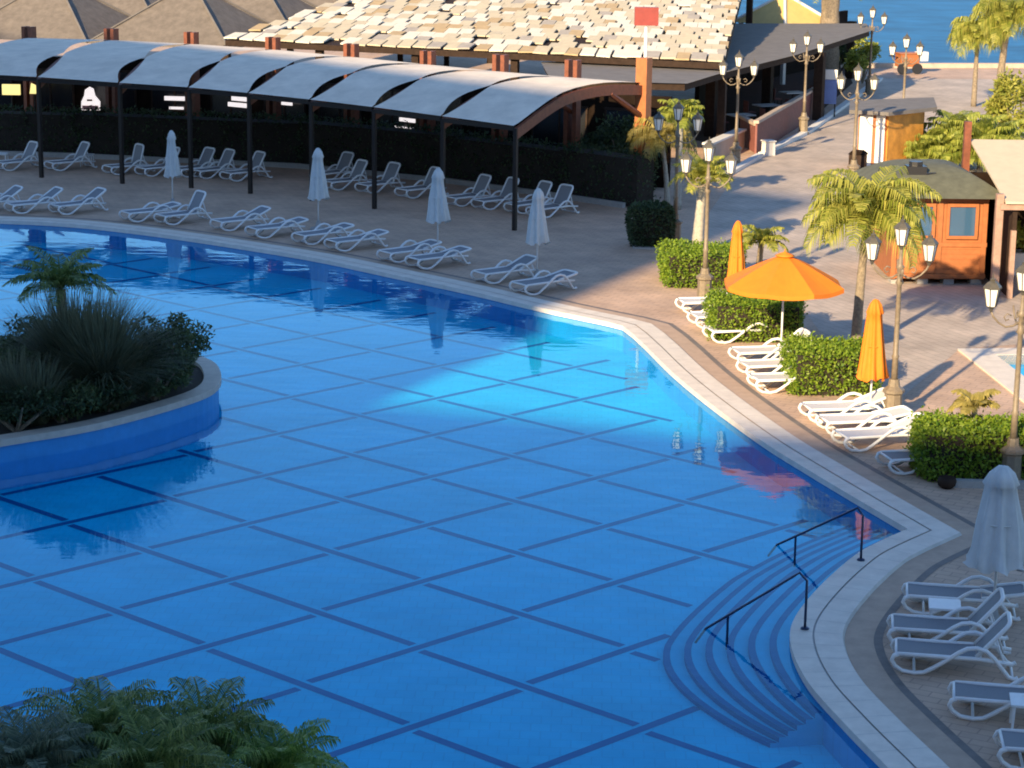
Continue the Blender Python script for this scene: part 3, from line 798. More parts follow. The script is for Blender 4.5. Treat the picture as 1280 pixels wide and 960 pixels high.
pts = [(-.36, 1.25), (.40, 1.25), (.42, 1.6), (.22, 1.85), (.16, 2.12), (0, 2.2), (-.18, 2.08), (-.22, 1.85), (-.34, 1.6)]; n = len(pts)
MB().add([(x, 0, z) for x, z in pts]+[(x, .1, z) for x, z in pts], [tuple(range(n))[::-1][::-1], tuple(range(n, 2*n))[::-1]]+[(i, n+i, n+(i+1) % n, (i+1) % n) for i in range(n)]).build('board', M['gloww'], sg)
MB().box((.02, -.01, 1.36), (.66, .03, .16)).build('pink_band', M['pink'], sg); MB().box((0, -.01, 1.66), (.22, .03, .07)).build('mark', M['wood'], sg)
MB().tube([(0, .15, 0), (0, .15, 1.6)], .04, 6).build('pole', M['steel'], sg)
for px, py, ww, hh_, lab in [(214, 129, 1.05, .17, 'long glowing panel for a sunlit patch right of the arched signboard'), (213, 141, .6, .10, 'thin dim glowing panel for a sunlit patch below the long one'),
        (300, 128, .95, .2, 'upper of two glowing panels for sunlit patches near the fourth pergola post'), (296, 136, 1.0, .17, 'lower of two glowing panels for sunlit patches near the fourth pergola post'),
        (356, 133, .7, .14, 'small slanting glowing panel for a sunlit patch behind the second closed umbrella'), (512, 152, .8, .14, 'narrow glowing panel for a sunlit patch left of the seventh pergola post'), (508, 162, .95, .10, 'faint glowing strip for a sunlit patch below the narrow panel')]:
    # added panels glow in place of sunlit ground, set on the restaurant front
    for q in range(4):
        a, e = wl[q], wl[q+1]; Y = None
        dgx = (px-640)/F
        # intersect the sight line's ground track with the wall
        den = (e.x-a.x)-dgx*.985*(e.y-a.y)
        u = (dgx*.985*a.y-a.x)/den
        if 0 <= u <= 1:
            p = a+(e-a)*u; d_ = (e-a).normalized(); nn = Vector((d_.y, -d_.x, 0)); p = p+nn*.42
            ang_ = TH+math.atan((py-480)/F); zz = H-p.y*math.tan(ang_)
            t = thing('sunlit_patch_panel', lab, 'sign', (p.x, p.y, zz), math.atan2(d_.y, d_.x), 'added glowing panels on the restaurant front for sunlit patches')
            MB().box((0, 0, 0), (ww, .06, hh_)).build('panel', M['gloww'], t); MB().box((0, .2, 0), (.08, .36, .06)).build('added_bracket', M['steel'], t)  # added panel and its bracket, glowing in place of sunlit ground
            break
# ================================================================== MARKET ROOFS
mr_ = thing('market_hall', 'market hall under a wide roof of cream panels with dark gaps', 'market hall', (0, 0, 0))
fl, fr_, br_, bl_ = Vector((-12.6, 98.8, 3.75)), Vector((8.3, 91.2, 3.75)), Vector((12.2, 121, 6.3)), Vector((-1.5, 130, 6.3))
cells = MB(); NI, NJ = 33, 28
mcols = [mat('cream_panel', (.54, .47, .34), .8, .15, 3.), mat('pale_panel', (.66, .62, .53), .8, .12, 3.), mat('tan_panel', (.46, .34, .19), .8, .2, 3.), mat('grey_panel', (.40, .36, .31), .8, .2, 3.)]
for j in range(NJ):
    for i in range(NI):
        sh = .5*(j % 2)+random.uniform(-.12, .12)
        u0, u1 = (i+sh*.9)/NI, (i+sh*.9+.92+random.uniform(-.05, .05))/NI; v0, v1 = j/NJ, (j+.90+random.uniform(-.05, .05))/NJ
        if u1 > 1.0: u1 = 1.0
        if u0 > .985: continue
        pm = random.random()
        if pm < (.08 if i < NI-9 else .02): continue
        def P(u, v): return (fl*(1-u)+fr_*u)*(1-v)+(bl_*(1-u)+br_*u)*v
        h0 = .02+random.uniform(0, .04); h1 = .12+random.uniform(-.035, .035)
        q = [P(u0, v0)+Vector((0, 0, h0)), P(u1, v0)+Vector((0, 0, h0+random.uniform(-.03, .03))), P(u1, v1)+Vector((0, 0, h1)), P(u0, v1)+Vector((0, 0, h1))]
        dn = Vector((0, 0, -.06))
        k = random.choices([0, 1, 2, 3], [5, 4.2, 1.5, .8])[0]
        cells.add([*q, *[a+dn for a in q]], [(0, 1, 2, 3), (4, 7, 6, 5), (0, 4, 5, 1), (1, 5, 6, 2), (2, 6, 7, 3), (3, 7, 4, 0)], k)
cells.build('roof_panels', mcols, mr_)
b = MB(); dn = Vector((0, 0, -.08)); b.add([fl+dn, fr_+dn, br_+dn, bl_+dn, fl+dn*4, fr_+dn*4, br_+dn*4, bl_+dn*4], [(0, 1, 2, 3), (7, 6, 5, 4), (0, 4, 5, 1), (1, 5, 6, 2), (2, 6, 7, 3), (3, 7, 4, 0)])
b.build('roof_deck', M['dwood'], mr_)
for k in range(6):
    p = fl*(1-k/5)+fr_*(k/5); MB().box((p.x, p.y+.4, 1.7), (.3, .3, 3.4), R(-18)).build('post', M['dwood'], mr_)
for k in range(4):
    p = br_*(1-k/3)+bl_*(k/3); MB().box((p.x, p.y-.4, 2.95), (.3, .3, 5.9), R(-18)).build('post', M['dwood'], mr_)
# grey flat roof with terrace along the promenade
fr = thing('terrace_bar', 'open terrace bar under a flat grey felt roof beside the promenade', 'bar', (0, 0, 0))
rz_ = 3.35
poly = [G(690, 96, rz_).xy, G(722, 101, rz_).xy, G(856, 104, rz_).xy, G(892, 93, rz_).xy, G(990, 69, rz_).xy, G(1087, 38, rz_).xy, G(1080, 29.5, rz_).xy, G(905, 29.5, rz_).xy, G(895, 70, rz_).xy, G(680, 78, rz_).xy]
b = MB(); b.prism(poly, rz_-.28, rz_-.03); b.build('fascia', M['dwood'], fr)
sheet('roof', offset(poly if sum(poly[i].x*poly[(i+1) % len(poly)].y-poly[(i+1) % len(poly)].x*poly[i].y for i in range(len(poly))) > 0 else poly[::-1], .12), [], rz_, M['roofgrey'], fr)
for px, py in [(888, 170), (958, 145), (1022, 150), (1062, 98)]:
    p = G(px, py); MB().box((p.x, p.y, (rz_-.28)/2), (.42, .42, rz_-.28), R(-25)).build('post', M['dwood'], fr)
tf = [G(870, 176).xy, G(925, 182).xy, G(946, 190).xy, G(1022, 143).xy, G(1066, 104).xy, G(1055, 78).xy, G(905, 110).xy, G(860, 140).xy]
struct(sheet('terrace_floor', tf, [], .012, M['tfloor']))
bw = [G(870, 150).xy, G(905, 110).xy, G(1055, 78).xy]
for i in range(2):
    a, e = bw[i], bw[i+1]; d = e-a; mid = (a+e)/2
    MB().box((mid.x, mid.y, 1.5), (d.length, .2, 3.0), math.atan2(d.y, d.x)).build('back_wall', M['dark'], fr)  # wall added to keep brightness from showing through the bar
def terrace_table(px, py, label, short):
    p = G(px, py); t = thing('terrace_table', label, 'table', (p.x, p.y, .016), R(25), 'tables on the terrace')
    MB().box((0, 0, .73), (1.1, .8, .05)).build('table_top', M['wwall'], t); MB().tube([(0, 0, 0), (0, 0, .70)], .05, 6).build('leg', M['steel'], t)
    for sx in (-1, 1):
        ch = thing('terrace_chair', 'dark red chair on the %s side of the %s' % ('right' if sx > 0 else 'left', short), 'chair', (p.x+.9*sx*math.cos(R(25)), p.y+.9*sx*math.sin(R(25)), .016), R(25), 'chairs on the terrace')
        MB().box((0, 0, .45), (.42, .42, .05)).build('seat', M['redrail'], ch); MB().box((.2*sx, 0, .72), (.04, .42, .5)).build('backrest', M['redrail'], ch)
        for a_ in (-.18, .18):
            for b_ in (-.18, .18): MB().tube([(a_, b_, 0), (a_, b_, .43)], .02, 5).build('leg', M['steel'], ch)
terrace_table(958, 152, 'pale table between the two nearer terrace posts', 'table between the terrace posts')
terrace_table(990, 135, 'pale table behind the middle of the red fence', 'table behind the red fence')
terrace_table(925, 165, 'pale table nearest the low stone wall', 'table near the low stone wall')
def wallrun(name, label, cat, pts, h, w, m, cap=None, capm=None, slats=False):
    t = thing(name, label, cat, (pts[0].x, pts[0].y, 0))
    o = Vector((pts[0].x, pts[0].y, 0))
    for i in range(len(pts)-1):
        a, e = pts[i]-o, pts[i+1]-o; d = e-a; ang = math.atan2(d.y, d.x); mid = (a+e)/2
        if slats:
            b = MB(); n = int(d.length/.22)
            for k in range(n):
                p = a+d*((k+.5)/n); b.box((p.x, p.y, h*.5), (.19, w, h*random.uniform(.97, 1)), ang)
            b.build('boards', m, t)
        else: MB().box((mid.x, mid.y, h/2), (d.length, w, h), ang).build('wall', m, t)
        if cap: MB().box((mid.x, mid.y, h+cap/2+.003), (d.length+.1, w+.14, cap), ang).build('cap', capm, t)
    return t
wallrun('terrace_fence', 'red brown board fence with pale top rail along the terrace', 'fence', [G(944, 193), G(1022, 143)], 1.25, .08, M['redrail'], .12, M['sand'], True)
wallrun('terrace_fence', 'short red fence end turning in from the promenade', 'fence', [G(944, 191), G(925, 180)], 1.1, .08, M['redrail'], .12, M['sand'], True)
wallrun('low_wall', 'low pale stone wall at the foot of the terrace bar', 'wall', [G(884, 205), G(926, 186)], .75, .3, M['sand'], .08, M['wwall'])
p = G(960, 194); t = thing('bollard', 'squat white block bollard beside the red terrace fence', 'bollard', p, R(20)); b = MB(); b.box((0, 0, .28), (.42, .42, .56), top=.94); b.build('block', M['wwall'], t); MB().box((0, 0, .585), (.48, .48, .05)).build('cap', M['wwall'], t)
kb = MB()
for a, e in [(G(905, 222), G(950, 196)), (G(952, 195), G(1010, 166)), (G(1010, 166), G(1100, 100))]:
    d = e-a; mid = (a+e)/2; kb.box((mid.x, mid.y, .07), (d.length, .3, .14), math.atan2(d.y, d.x))
struct(kb.build('promenade_kerb', M['wwall']))
p = G(1036, 146); t = thing('info_panel', 'blue and white notice panel standing by the far end of the terrace', 'sign', p, R(-8)); MB().box((0, 0, 1.15), (.62, .1, 1.1)).build('panel', M['bluep'], t); MB().box((0, 0, 1.95), (.62, .1, .45)).build('header', M['wwall'], t)
for x in (-.25, .25): MB().box((x, .02, .3), (.06, .06, .6)).build('leg', M['steel'], t)

# shingled pavilions on the left
P0 = G(286, 61, 3.2); al = Vector((.32, .947, 0)); lf = Vector((-.947, .32, 0)); bs = 7.0
pt = thing('pavilion', 'dining pavilion under rows of grey brown shingled pyramid roofs', 'pavilion', (P0.x, P0.y, 0))
o = Vector((P0.x, P0.y, 0))
for kk, mmx in ((0, 0), (1, 0), (2, 0), (3, 0), (4, 0), (0, 1), (1, 1), (2, 1), (0, 2), (1, 2), (2, 2), (0, 3), (1, 3)):
    c0 = P0-o+al*(bs*(kk+.5))+lf*(bs*(mmx+.5)); c0.z = 0; h = bs/2-.03; b = MB(); vs = []; fs = []
    prof_ = [(1.0, 3.16), (1.0, 3.2), (.5, 4.42), (.01, 5.75)]
    for r, z in prof_:
        for sx, sy in ((-1, 1), (-1, -1), (1, -1), (1, 1)):
            q = c0+al*(h*r*sx)+lf*(h*r*sy); vs.append((q.x, q.y, z))
    for i_ in range(3):
        for k in range(4): fs.append((i_*4+k, i_*4+(k+1) % 4, (i_+1)*4+(k+1) % 4, (i_+1)*4+k))
    fs += [(3, 2, 1, 0), (12, 13, 14, 15)]
    ro = b.add(vs, fs).build('roof', M['roofthatch'], pt)
    rd = MB()
    for k in range(4): rd.tube([Vector(vs[4+k])+Vector((0, 0, .02)), Vector(vs[12+k])+Vector((0, 0, .03))], .05, 5)
    rd.build('ridge', M['roofgrey'], ro)
for kk in range(5):
    q = P0-o+al*(bs*kk+.4)+lf*.4; MB().box((q.x, q.y, 1.58), (.3, .3, 3.16)).build('post', M['dwood'], pt)
for mmx in range(1, 5):
    q = P0-o+al*.4+lf*(bs*mmx-.2); MB().box((q.x, q.y, 1.58), (.3, .3, 3.16)).build('post', M['dwood'], pt)
# yellow pyramid roof hut
p = Vector(((970-640)/F*122, 122, 0)); t = thing('beach_hut', 'small hut with yellow pyramid roof edged in white near the sea', 'hut', p, R(40))
h = 1.9; MB().add([(-h, -h, 3.05), (h, -h, 3.05), (h, h, 3.05), (-h, h, 3.05), (0, 0, 4.55)], [(0, 1, 4), (1, 2, 4), (2, 3, 4), (3, 0, 4), (3, 2, 1, 0)]).build('roof', M['yellow'], t)
b = MB()
for sx, sy in ((-1, -1), (1, -1), (1, 1), (-1, 1)): b.tube([(sx*h, sy*h, 3.07), (0, 0, 4.58)], .09, 5)
b.build('ridge_trim', M['wwall'], t)
for sx in (-1, 1):
    for sy in (-1, 1): MB().box((sx*1.6, sy*1.6, 1.52), (.2, .2, 3.05)).build('post', M['wwall'], t)

# ================================================================== KIOSKS (right)
k0 = G(1112, 355); k1 = G(1229, 356)
d = k1-k0; ang = math.atan2(d.y, d.x); KW = d.length; KD = 3.6
t = thing('kiosk', 'orange red wooden kiosk with two front windows and green grey roof', 'kiosk', (k0.x, k0.y, 0), ang)
b = MB()
b.box((KW/2, KD/2, 1.34), (KW, KD, 2.36)); 
b.build('wall', M['owood'], t)
tr = MB()
for x in (.07, KW/2, KW-.07): tr.box((x, -.02, 1.34), (.14, .06, 2.36))
for z in (.25, 1.16, 2.45): tr.box((KW/2, -.035, z), (KW+.04, .05, .12))
for z in np.arange(.38, 1.1, .14): tr.box((KW/2, -.004, z), (KW-.1, .015, .115))
tr.build('trim', M['owood'], t)
for x0, x1 in ((.32, KW/2-.22), (KW/2+.24, KW-.34)):
    wo = MB().box(((x0+x1)/2, -.015, 1.83), (x1-x0, .05, .86)).build('window', M['glass'], t)
    f_ = MB()
    for z in (1.37, 2.29): f_.box(((x0+x1)/2, -.06, z), (x1-x0+.14, .06, .09))
    for x in (x0-.03, x1+.03): f_.box((x, -.06, 1.83), (.09, .06, .83))
    f_.build('frame', M['owood'], wo)
for x in (.2, .95, 1.7, KW-.2): MB().box((x, .3, .08), (.3, .5, .16)).build('foot_block', M['concrete'], t)
vs = []; fs = []; rows = 7
for i in range(rows+1):
    u = i/rows; e = 1-.88*u; z = 2.54+.75*math.sin(u*math.pi/2)
    cx_, cy_ = KW/2-.1, KD/2; hx, hy = (KW/2+.62)*e, (KD/2+.5)*e
    vs += [(cx_-hx, cy_-hy, z), (cx_+hx, cy_-hy, z), (cx_+hx, cy_+hy, z), (cx_-hx, cy_+hy, z)]
for i in range(rows):
    for k in range(4): fs.append((i*4+k, i*4+(k+1) % 4, (i+1)*4+(k+1) % 4, (i+1)*4+k))
fs += [(3, 2, 1, 0), tuple(4*rows+k for k in range(4))]
ro = MB().add(vs, fs).build('roof', M['kroof'], t)
b = MB(); b.box((KW/2-.62, .75, 3.12), (.55, .5, .36)); b.box((KW/2-.25, .7, 3.02), (.3, .34, .2), .3); b.tube([(KW/2-.62, .75, 3.28), (KW/2-.62, .75, 3.42)], .2, 8); b.build('vent_box', M['blackm'], ro)
# flat roofed kiosk behind
a0 = G(1070, 217); a1 = G(1104, 219); a2 = G(1152, 211)
t = thing('kiosk', 'flat roofed kiosk with white side panels and yellow orange front', 'kiosk', (a1.x, a1.y, 0), 0)
o = Vector((a1.x, a1.y, 0)); q0, q2 = a0-o, a2-o; back = Vector((.5, 3.0, 0))
MB().prism([tuple(q.xy) for q in (q0, Vector((0, 0, 0)), q2, q2+back, q0+back)], .05, 2.3).build('wall', M['owood'], t)
for u0, u1 in ((.05, .52), (.64, .96)):
    p0, p1 = q0*(1-u0), q0*(1-u1); mid = (p0+p1)/2; dd = p1-p0
    MB().box((mid.x-.0, mid.y-.05, 1.15), (dd.length, .06, 2.2), math.atan2(dd.y, dd.x)).build('panel', M['wwall'], t)
yw = mat('yellow_orange_paint', (.66, .30, .05), .6, .45, 2.2)
mid = q2/2; MB().box((mid.x, mid.y-.05, 1.2), (q2.length*.92, .06, 2.1), math.atan2(q2.y, q2.x)).build('front_panel', yw, t)
rp = [q0+Vector((-.4, -.2, 0)), Vector((0, -.5, 0)), q2+Vector((.4, -.4, 0)), q2+back+Vector((.4, .2, 0)), q0+back+Vector((-.4, .2, 0))]
MB().prism([tuple(q.xy) for q in rp], 2.31, 2.45).build('roof', M['roofgrey'], t)
p = G(1071, 226); t = thing('utility_box', 'dark grey box with small pitched lid beside the flat roofed kiosk', 'box', p, R(-15)); b = MB(); b.box((0, 0, .5), (.62, .5, 1.0)); b.build('body', M['dwood'], t); b = MB(); b.box((0, 0, 1.08), (.7, .58, .14), top=.55); b.build('lid', M['dark'], t)

# right hand pavilion with cream canvas
pv = G(1242, 372); t = thing('canvas_pavilion', 'timber pavilion with sloping cream canvas roof at the right edge', 'pavilion', (pv.x, pv.y, 0), 0)
for x, y, hh in ((0, 0, 2.9), (0, 5.0, 4.3), (4.5, 0, 2.9), (4.5, 5.0, 3.9)): MB().box((x, y, hh/2), (.2, .2, hh)).build('post', M['pwood'] if y == 0 else M['wood'], t)
MB().add([(.12, -.25, 2.72), (5, -.25, 2.72), (5, 5.2, 3.75), (.12, 5.2, 3.75), (.12, -.25, 2.66), (5, -.25, 2.66), (5, 5.2, 3.69), (.12, 5.2, 3.69)], [(0, 1, 2, 3), (7, 6, 5, 4), (0, 4, 5, 1), (1, 5, 6, 2), (2, 6, 7, 3), (3, 7, 4, 0)]).build('canvas_roof', M['cream'], t)
MB().box((2.5, -.1, 2.56), (5, .12, .16)).build('beam', M['pwood'], t)
MB().box((2.5, 5.0, 1.4), (4.8, .15, 2.8)).build('back_wall', M['dark'], t)
MB().box((.45, 2.5, 1.3), (.12, 5, 2.6)).build('side_wall', M['dwood'], t)
MB().box((.42, -.05, .95), (.14, .14, 1.9)).build('inner_post', M['pwood'], t)
p = G(1272, 342); t = thing('white_planter', 'white square planter with a leafy green plant in the pavilion', 'planter', p, 0)
b = MB(); b.box((0, 0, .33), (.62, .62, .66), top=1.1); b.build('pot', M['wwall'], t)
link('foliage', arrmesh('foliage', [leaves_arr(blob_pts(500, (0, 0, 1.05), (.5, .5, .5), 8), .2)], M['palm']), t)
# small second pool
struct(sheet('small_pool_floor', offset(sp_in, .05), [], -.6, M['pool'])); wm = MB(); ring(wm, sp_in, sp_in, -.62, .04); struct(wm.build('small_pool_wall', M['wallt']))
struct(sheet('small_pool_water', sp_in, [], -.12, M['water']))
cp = MB(); ring(cp, sp_in, sp_in, -.2, .05); ring(cp, sp_in, sp_out, .05, .05); ring(cp, sp_out, sp_out, .05, 0); struct(cp.build('small_pool_coping', M['stone']))

# ================================================================== HANDRAILS
def rail(label, wpx, top, bend, base):
    # water contact, highest point, foot on the deck edge
    A = G(*wpx, ZW); B = G(*base, .05); t = thing('handrail', label, 'handrail', (B.x, B.y, 0), 0, 'handrails at the pool steps')
    o = Vector((B.x, B.y, 0)); hgt = .92
    d = B-A; d.z = 0
    apex = Vector((B.x, B.y, hgt))-d.normalized()*.12; apex.z = .98
    pts = [A+Vector((0, 0, -.25))-d*.10, A, A+(apex-A)*.5, apex-(apex-A).normalized()*.12, apex, Vector((B.x, B.y, .86)), Vector((B.x, B.y, .4)), Vector((B.x, B.y, 0))]
    MB().tube([p-o for p in pts], .022, 7).build('rail', M['rail'], t, True)
    q = A+(apex-A)*.24; MB().tube([q-o, Vector((q.x, q.y, ZF+.1))-o], .022, 6).build('post', M['rail'], t)
    MB().lathe([(.07, 0.0), (.07, .02), (.04, .04)], 10, (0, 0, .06)).build('flange', M['rail'], t)
    return t
rail('farther handrail rising out of the pool at the curved steps', (971, 681), (1059, 632), None, (1076, 701))
rail('nearer handrail rising out of the pool at the curved steps', (882, 786), (1006, 724), None, (1006, 787))

# ================================================================== HEDGES (right)
def hedge_px(label, xl, xr, yb, h, depth, m, n, group='clipped hedges beside the sunlit loungers', size=.085, rz=0.):
    a, e = G(xl, yb), G(xr, yb); wd = (e-a).length; mid = (a+e)/2
    return hedge('hedge', label, (wd, depth, h), (mid.x, mid.y+depth/2, 0), rz, m, n, size, group)
hedge_px('bright clipped hedge behind the slim lamp post, leftmost of the sunlit hedges', 832, 930, 361, .95, 2.2, M['hedge'], 9000)
hedge_px('bright clipped hedge under the open orange umbrella', 891, 1003, 429, .98, 1.7, M['hedge'], 9000)
hedge_px('bright clipped hedge left of the closed orange umbrella', 991, 1098, 496, 1.0, 1.7, M['hedge'], 9000)
hedge_px('hedge at the right edge, lit on top and shaded in front', 1152, 1330, 604, 1.0, 1.45, M['hedge'], 13000)
a, e = G(786, 312), G(842, 312); t = thing('barrel_shrub', 'dark barrel shaped clipped shrub in the shade beside the promenade', 'shrub', ((a.x+e.x)/2, (a.y+e.y)/2+.6, 0))
P = box_pts(5000, (1.42, 1.2, 1.28), .05); zz = P[:, 2]/1.28; P[:, :2] *= (1-.22*np.abs(zz-.62)*1.6)[:, None]
link('foliage', arrmesh('foliage', [leaves_arr(P, .1)], M['dhedge']), t); b = MB(); b.lathe([(.42, .03), (.55, .4), (.58, .8), (.5, 1.15)], 12); b.build('branch_mass', M['soil'], t); MB().box((0, -.02, .03), (1.1, 1.1, .06)).build('kerb', M['concrete'], t)
a, e = G(1190, 606), G(1330, 610); d = e-a; mid = (a+e)/2
t = tag(MB().box((0, 0, .07), (d.length, .18, .14)).build('hedge_kerb', M['concrete'], None, False, (mid.x, mid.y-.12, 0), math.atan2(d.y, d.x)), 'pale concrete kerb along the foot of the half lit hedge', 'kerb')
p = G(1183, 610); t = thing('stone_pot', 'small dark round stone pot at the hedge corner', 'pot', p); b = MB(); b.lathe([(.10, 0), (.17, .06), (.19, .15), (.16, .22), (.12, .22), (.10, .18)], 14); b.build('pot', M['dwood'], t, True)

# ================================================================== PALMS AND PLANTS (right)
palm('tall sunlit palm with arching fronds in front of the orange kiosk', G(1069, 442), 3.35, .11, M['palm'], lean=(.15, .1), n=40, L=1.95, leaf=.62, w=.036, droop=1.0, e0=(1.45, .2), e1=(-.3, -1.5), N=28)
palm('bushy palm with drooping dry yellow fronds at the end of the pergola', G(834, 254), 2.2, .08, M['ypalm'], M['ptrunk'], lean=(-.25, 0), n=22, L=1.5, leaf=.5, droop=.9, e0=(1.3, .3), e1=(-.8, -1.5))
palm('slim palm with upright yellow green fronds beside the promenade lamp', G(848, 262), 3.1, .08, M['yel'], M['ptrunk'], n=16, L=1.0, leaf=.45, droop=.6, e0=(1.5, .5), e1=(.2, -1.3))
t2 = palm('green topped palm with thick pale trunk behind the leftmost bright hedge', G(871, 318), 2.15, .15, M['palm'], M['ptrunk'], lean=(.12, 0), n=22, L=1.25, leaf=.42, droop=.6, e0=(1.5, .6), e1=(.3, -1.3))
palm('low bright green palm beside the closed orange umbrella at the back', G(948, 345), .95, .09, M['palm'], lean=(.05, 0), n=14, L=.95, leaf=.35, e0=(1.3, .3), e1=(-.2, -1.1))
palm('tiny dry yellow palm standing in the half lit hedge', G(1214, 585), 1.25, .06, M['ypalm'], M['ptrunk'], n=10, L=.62, leaf=.28, droop=.5, e0=(1.2, .3), e1=(-.2, -.9))
palm('left one of the two palms by the sea at the top right', G(1217, 133), 3.5, .11, M['palm'], lean=(0, 0), n=34, L=1.7, leaf=.7, w=.045, droop=1.1, e0=(1.3, .1), e1=(-.9, -1.55))
palm('right one of the two palms by the sea at the top right', G(1247, 135), 4.3, .17, M['palm'], lean=(.25, 0), n=42, L=2.3, leaf=.75, w=.045, droop=1.1, e0=(1.35, .1), e1=(-.7, -1.5))
palm('stout date palm trunk behind the flat grey roof by the sea', Vector(((1031-640)/F*121*.99, 121, 0)), 5.6, .52, M['palm'], M['trunk'], n=30, L=3.0, leaf=.6, e0=(1.4, .1), e1=(-.3, -1.2))
def shrub(label, loc, r, h, m, n, size, name='shrub', clumps=16, up=0.):
    t = thing(name, label, 'shrub', loc)
    P = blob_pts(n, (0, 0, h*.55), (r[0], r[1], h*.5), clumps)
    P[:, 2] = np.abs(P[:, 2])
    link('foliage', arrmesh('foliage', [leaves_arr(P, size, .4, up)], m), t)
    b = MB()
    for k in range(5):
        A = k*1.26; b.tube([(0, 0, 0), (.25*r[0]*math.cos(A), .25*r[1]*math.sin(A), h*.3), (.5*r[0]*math.cos(A), .5*r[1]*math.sin(A), h*.65)], [.05, .035, .015], 5)
    b.build('stem', M['trunk'], t)
    return t
def frond_bush(label, loc, m, n, L, spots):
    t = thing('palm_shrub', label, 'shrub', loc)
    for dx, dy, dz, sc_ in spots: link('frond_clump', crown_mesh('frond_clump', m, n, L*sc_, .55, .05, .9, (1.5, .35), (.1, -1.1), 20, (dx, dy, dz)), t)
    b = MB()
    for dx, dy, dz, sc_ in spots: b.tube([(dx, dy, 0), (dx, dy, dz+.1)], [.10, .06], 6)
    b.build('stem', M['trunk'], t)
    return t
frond_bush('large yellow green frond bush between the flat roofed kiosk and the palms', G(1202, 212), M['yel'], 20, 1.7, [(-1.2, 0, .6, 1), (-.2, .5, 1.1, 1), (.7, .1, .9, 1.05), (1.5, .4, .8, 1), (.1, -.5, .4, .9)])
frond_bush('yellow green frond bush touching the roof of the orange kiosk', G(1163, 214), M['yel'], 18, 1.2, [(-.3, 0, .5, 1), (.5, .2, .7, 1)])
shrub('olive green bush at the right edge above the cream canvas', G(1266, 170), (1.3, 1.4), 2.7, M['palm'], 3200, .25)
shrub('pale green tree below the farthest lamp by the sea', G(1078, 104), (1.1, 1.1), 2.6, M['yel'], 2400, .22)
shrub('dark green shrub under the corner of the flat grey roof', G(1046, 96), (1.4, .8), 1.9, M['shrub'], 1800, .22)
shrub('dark climbing shrub at the right end of the pergola', G(785, 240), (1.5, .9), 2.9, M['shrub'], 3600, .17)
shrub('dark bush behind the yellowed palm at the pergola end', G(745, 235), (1.3, 1.0), 2.3, M['dhedge'], 2600, .17)
# cart by the quay
p = G(1133, 92); t = thing('cart', 'rust red cart with dark wheels parked by the quay', 'cart', p, R(15))
b = MB(); b.box((0, 0, .75), (1.1, .8, .7)); b.box((0, 0, 1.13), (1.2, .9, .06)); b.build('body', M['owood'], t)
for x in (-.45, .45): MB().tube([(x, -.46, .3), (x, -.38, .3)], .3, 14).build('wheel', M['blackm'], t)
b = MB(); b.box((.85, 0, .95), (.6, .5, .5)); b.build('white_box', M['wwall'], t); MB().tube([(-.55, 0, .9), (-1.1, 0, 1.0)], .03, 6).build('handle', M['steel'], t)

# ================================================================== ISLAND PLANTS
ZS = .34
def iso(px, py): p = G(px, py, ZS); return (p.x, p.y, ZS)
def spiky(label, loc, h, n, spread, m, w=.03, name='ornamental_grass', thick=.25):
    t = thing(name, label, 'grass plant', loc); V = []; Fc = []
    for k in range(n):
        A = random.uniform(0, 2*math.pi); e = random.uniform(0, 1)**.8*spread; L = h*random.uniform(.55, 1.08)
        r0 = thick*math.sqrt(random.random()); b0 = np.array([r0*math.cos(A+1), r0*math.sin(A+1), 0]); d = np.array([math.cos(A), math.sin(A), 0]); sd_ = np.array([-d[1], d[0], 0])*w
        pts = []
        for i in range(4):
            u = i/3; a = (math.pi/2-e*.55)-e*.9*u; pts.append(b0+(d*math.cos(a if False else math.pi/2-e*(.5+.5*u))+np.array([0, 0, math.sin(math.pi/2-e*(.5+.5*u))]))*L*u)
        o = len(V)
        for i, p in enumerate(pts): ww = (1-i/3*.9); V += [p-sd_*ww, p+sd_*ww]
        for i in range(3): Fc.append((o+2*i, o+2*i+1, o+2*i+3, o+2*i+2))
    me = bpy.data.meshes.new(name); me.from_pydata([tuple(v) for v in V], [], Fc); me.materials.append(m); link('blades', me, t)
    b = MB(); b.lathe([(thick, 0), (thick*.8, h*.12), (.05, h*.2)], 10); b.build('base', M['soil'], t)
    return t
spiky('large rounded spiky grass clump in the middle of the planter island', iso(112, 500), 2.35, 5200, 1.25, M['grass'], .022, thick=.55)
spiky('smaller spiky grass clump left in the planter island', iso(35, 528), 1.5, 1800, 1.2, M['grass'], .02, thick=.4)
spiky('low grass clump at the near rim of the planter island', iso(140, 508), 1.1, 1400, 1.3, M['grass'], .018, thick=.35)
palm('dark feather palm rising above the planter island', iso(80, 482), 2.15, .11, M['dpalm'], n=24, L=1.3, leaf=.36, w=.03, droop=.6, e0=(1.35, .3), e1=(.1, -1.0))
spiky('thin upright spiky plant between island grass and dark shrub', iso(181, 470), 1.35, 90, 1.4, M['shrub'], .035, 'spiky_plant', .05)
shrub('dark rounded shrub at the tip of the planter island', iso(212, 482), (1.1, 1.0), 1.55, M['shrub'], 7000, .11, clumps=26)
shrub('dark shrub beside the rounded one on the planter island', iso(185, 495), (.8, .7), 1.05, M['dhedge'], 3000, .11, clumps=16)
shrub('dark broad shrub at the left of the planter island', iso(10, 500), (1.7, 1.3), 1.55, M['shrub'], 6500, .13, clumps=26)
shrub('dark low shrub along the near rim of the planter island', iso(20, 540), (1.4, .7), .9, M['dhedge'], 3600, .11, clumps=18)
shrub('dark shrub behind the spiky grass on the planter island', iso(75, 470), (1.6, 1.2), 1.3, M['shrub'], 4500, .13, clumps=20)
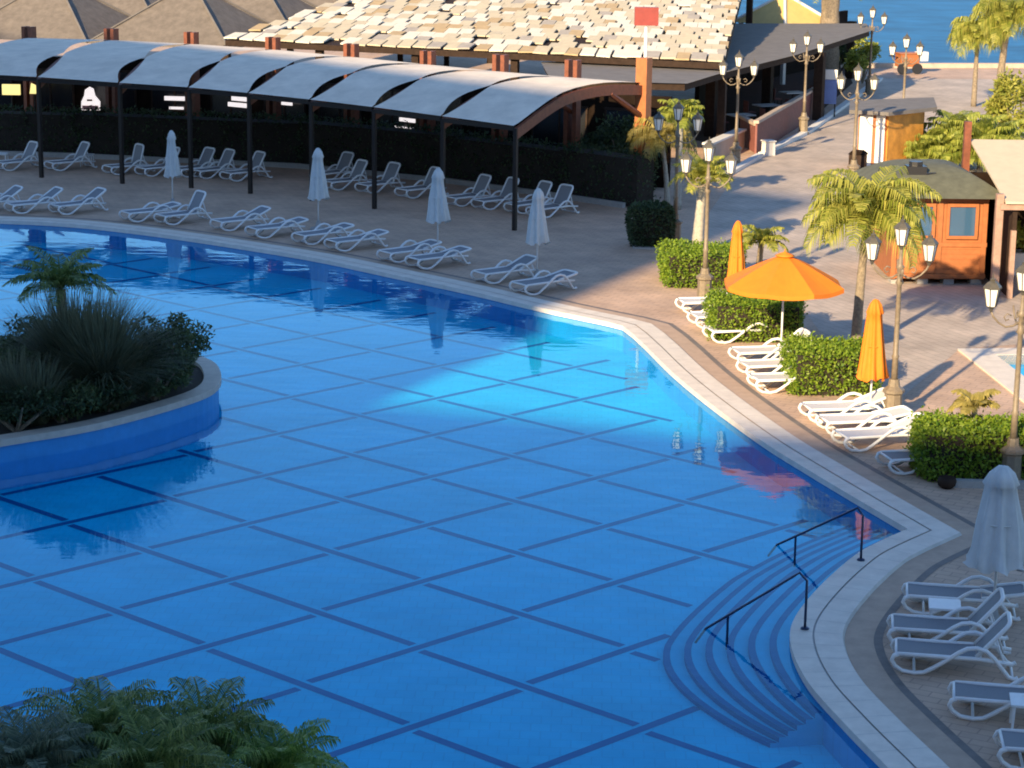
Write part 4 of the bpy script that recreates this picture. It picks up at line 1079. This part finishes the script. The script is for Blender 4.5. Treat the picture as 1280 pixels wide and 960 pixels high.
shrub('dark low shrub at the near rim below the spiky grass', iso(75, 528), (1.1, .6), .85, M['shrub'], 3200, .11, clumps=16)
shrub('dark low shrub at the near rim right of the spiky grass', iso(135, 514), (1.0, .6), .85, M['dhedge'], 3200, .11, clumps=16)
shrub('dark low shrub at the near rim close to the island tip', iso(192, 500), (.9, .55), .9, M['shrub'], 2600, .11, clumps=16)
shrub('dark shrub filling the island right of the grass clump', iso(150, 490), (.9, .8), 1.1, M['shrub'], 2800, .12, clumps=18)

# ================================================================== FOREGROUND PALM TOPS
def fg(px, py, y, z):   # a crown centre in front of the balcony at depth y
    X = (px-640)/F*(y*math.cos(TH)+(H-z)*math.sin(TH)); return X
def fgz(py, y): return H-y*math.tan(TH+math.atan((py-480)/F))
for (px, py, y, n, L, m, lab) in [
 (262, 930, 21.0, 30, .92, 'dpalm', 'dark feathery palm crown in the middle of the bottom left foliage'),
 (135, 930, 20.5, 30, .95, 'dpalm', 'dark feathery palm crown left of the middle one at the bottom'),
 (355, 966, 20.8, 26, .85, 'lpalm', 'palm crown with drooping fronds at the right end of the bottom foliage'),
 (195, 975, 19.8, 30, .95, 'dpalm', 'palm crown lowest in front at the bottom edge of the picture'),
 (40, 965, 19.5, 34, .75, 'bpalm', 'blue green bushy palm in the bottom left corner')]:
    py += 16; z = fgz(py, y); x = fg(px, py, y, z)
    palm(lab, (x, y, 0), z, .10, M[m], n=int(n*1.25), L=L*1.05, leaf=.27, w=.010, droop=.75, e0=(1.5, .15), e1=(.1, -1.3), N=40, group='palms in front of the balcony')

# ================================================================== HOTEL BLOCKS (behind the viewpoint; they throw the big shadows)
def hotel(label, p0, dirv, length, depth, h, name='hotel_block'):
    d = Vector(dirv).normalized(); ang = math.atan2(d.y, d.x); t = thing(name, label, 'hotel', (p0[0], p0[1], 0), ang)
    sgn = -1 if d.x > 0 else 1
    MB().box((length/2, sgn*depth/2, h/2), (length, depth, h)).build('wall', M['hotelw'], t)
    fl_ = int(h/3.05)
    for k in range(1, fl_):
        z = k*3.05; MB().box((length/2, -sgn*.55, z), (length-.6, 1.1, .18)).build('balcony', M['wwall'], t)
        MB().box((length/2, -sgn*1.07, z+.6), (length-.6, .05, .9)).build('balustrade', M['glass'], t)
        MB().box((length/2, -sgn*.02, z+1.35), (length-2, .06, 2.0)).build('window', M['glass'], t)
    return t
hotel('long pale hotel block with balconies facing the near side of the pool', (-28.0, .24), (.945, -.33), 85, 12, 22.3)
hotel('tall pale hotel tower with balconies to the left of the pool', (-25.6, 5.0), (-.698, .716), 70, 13, 33.5, 'hotel_tower')
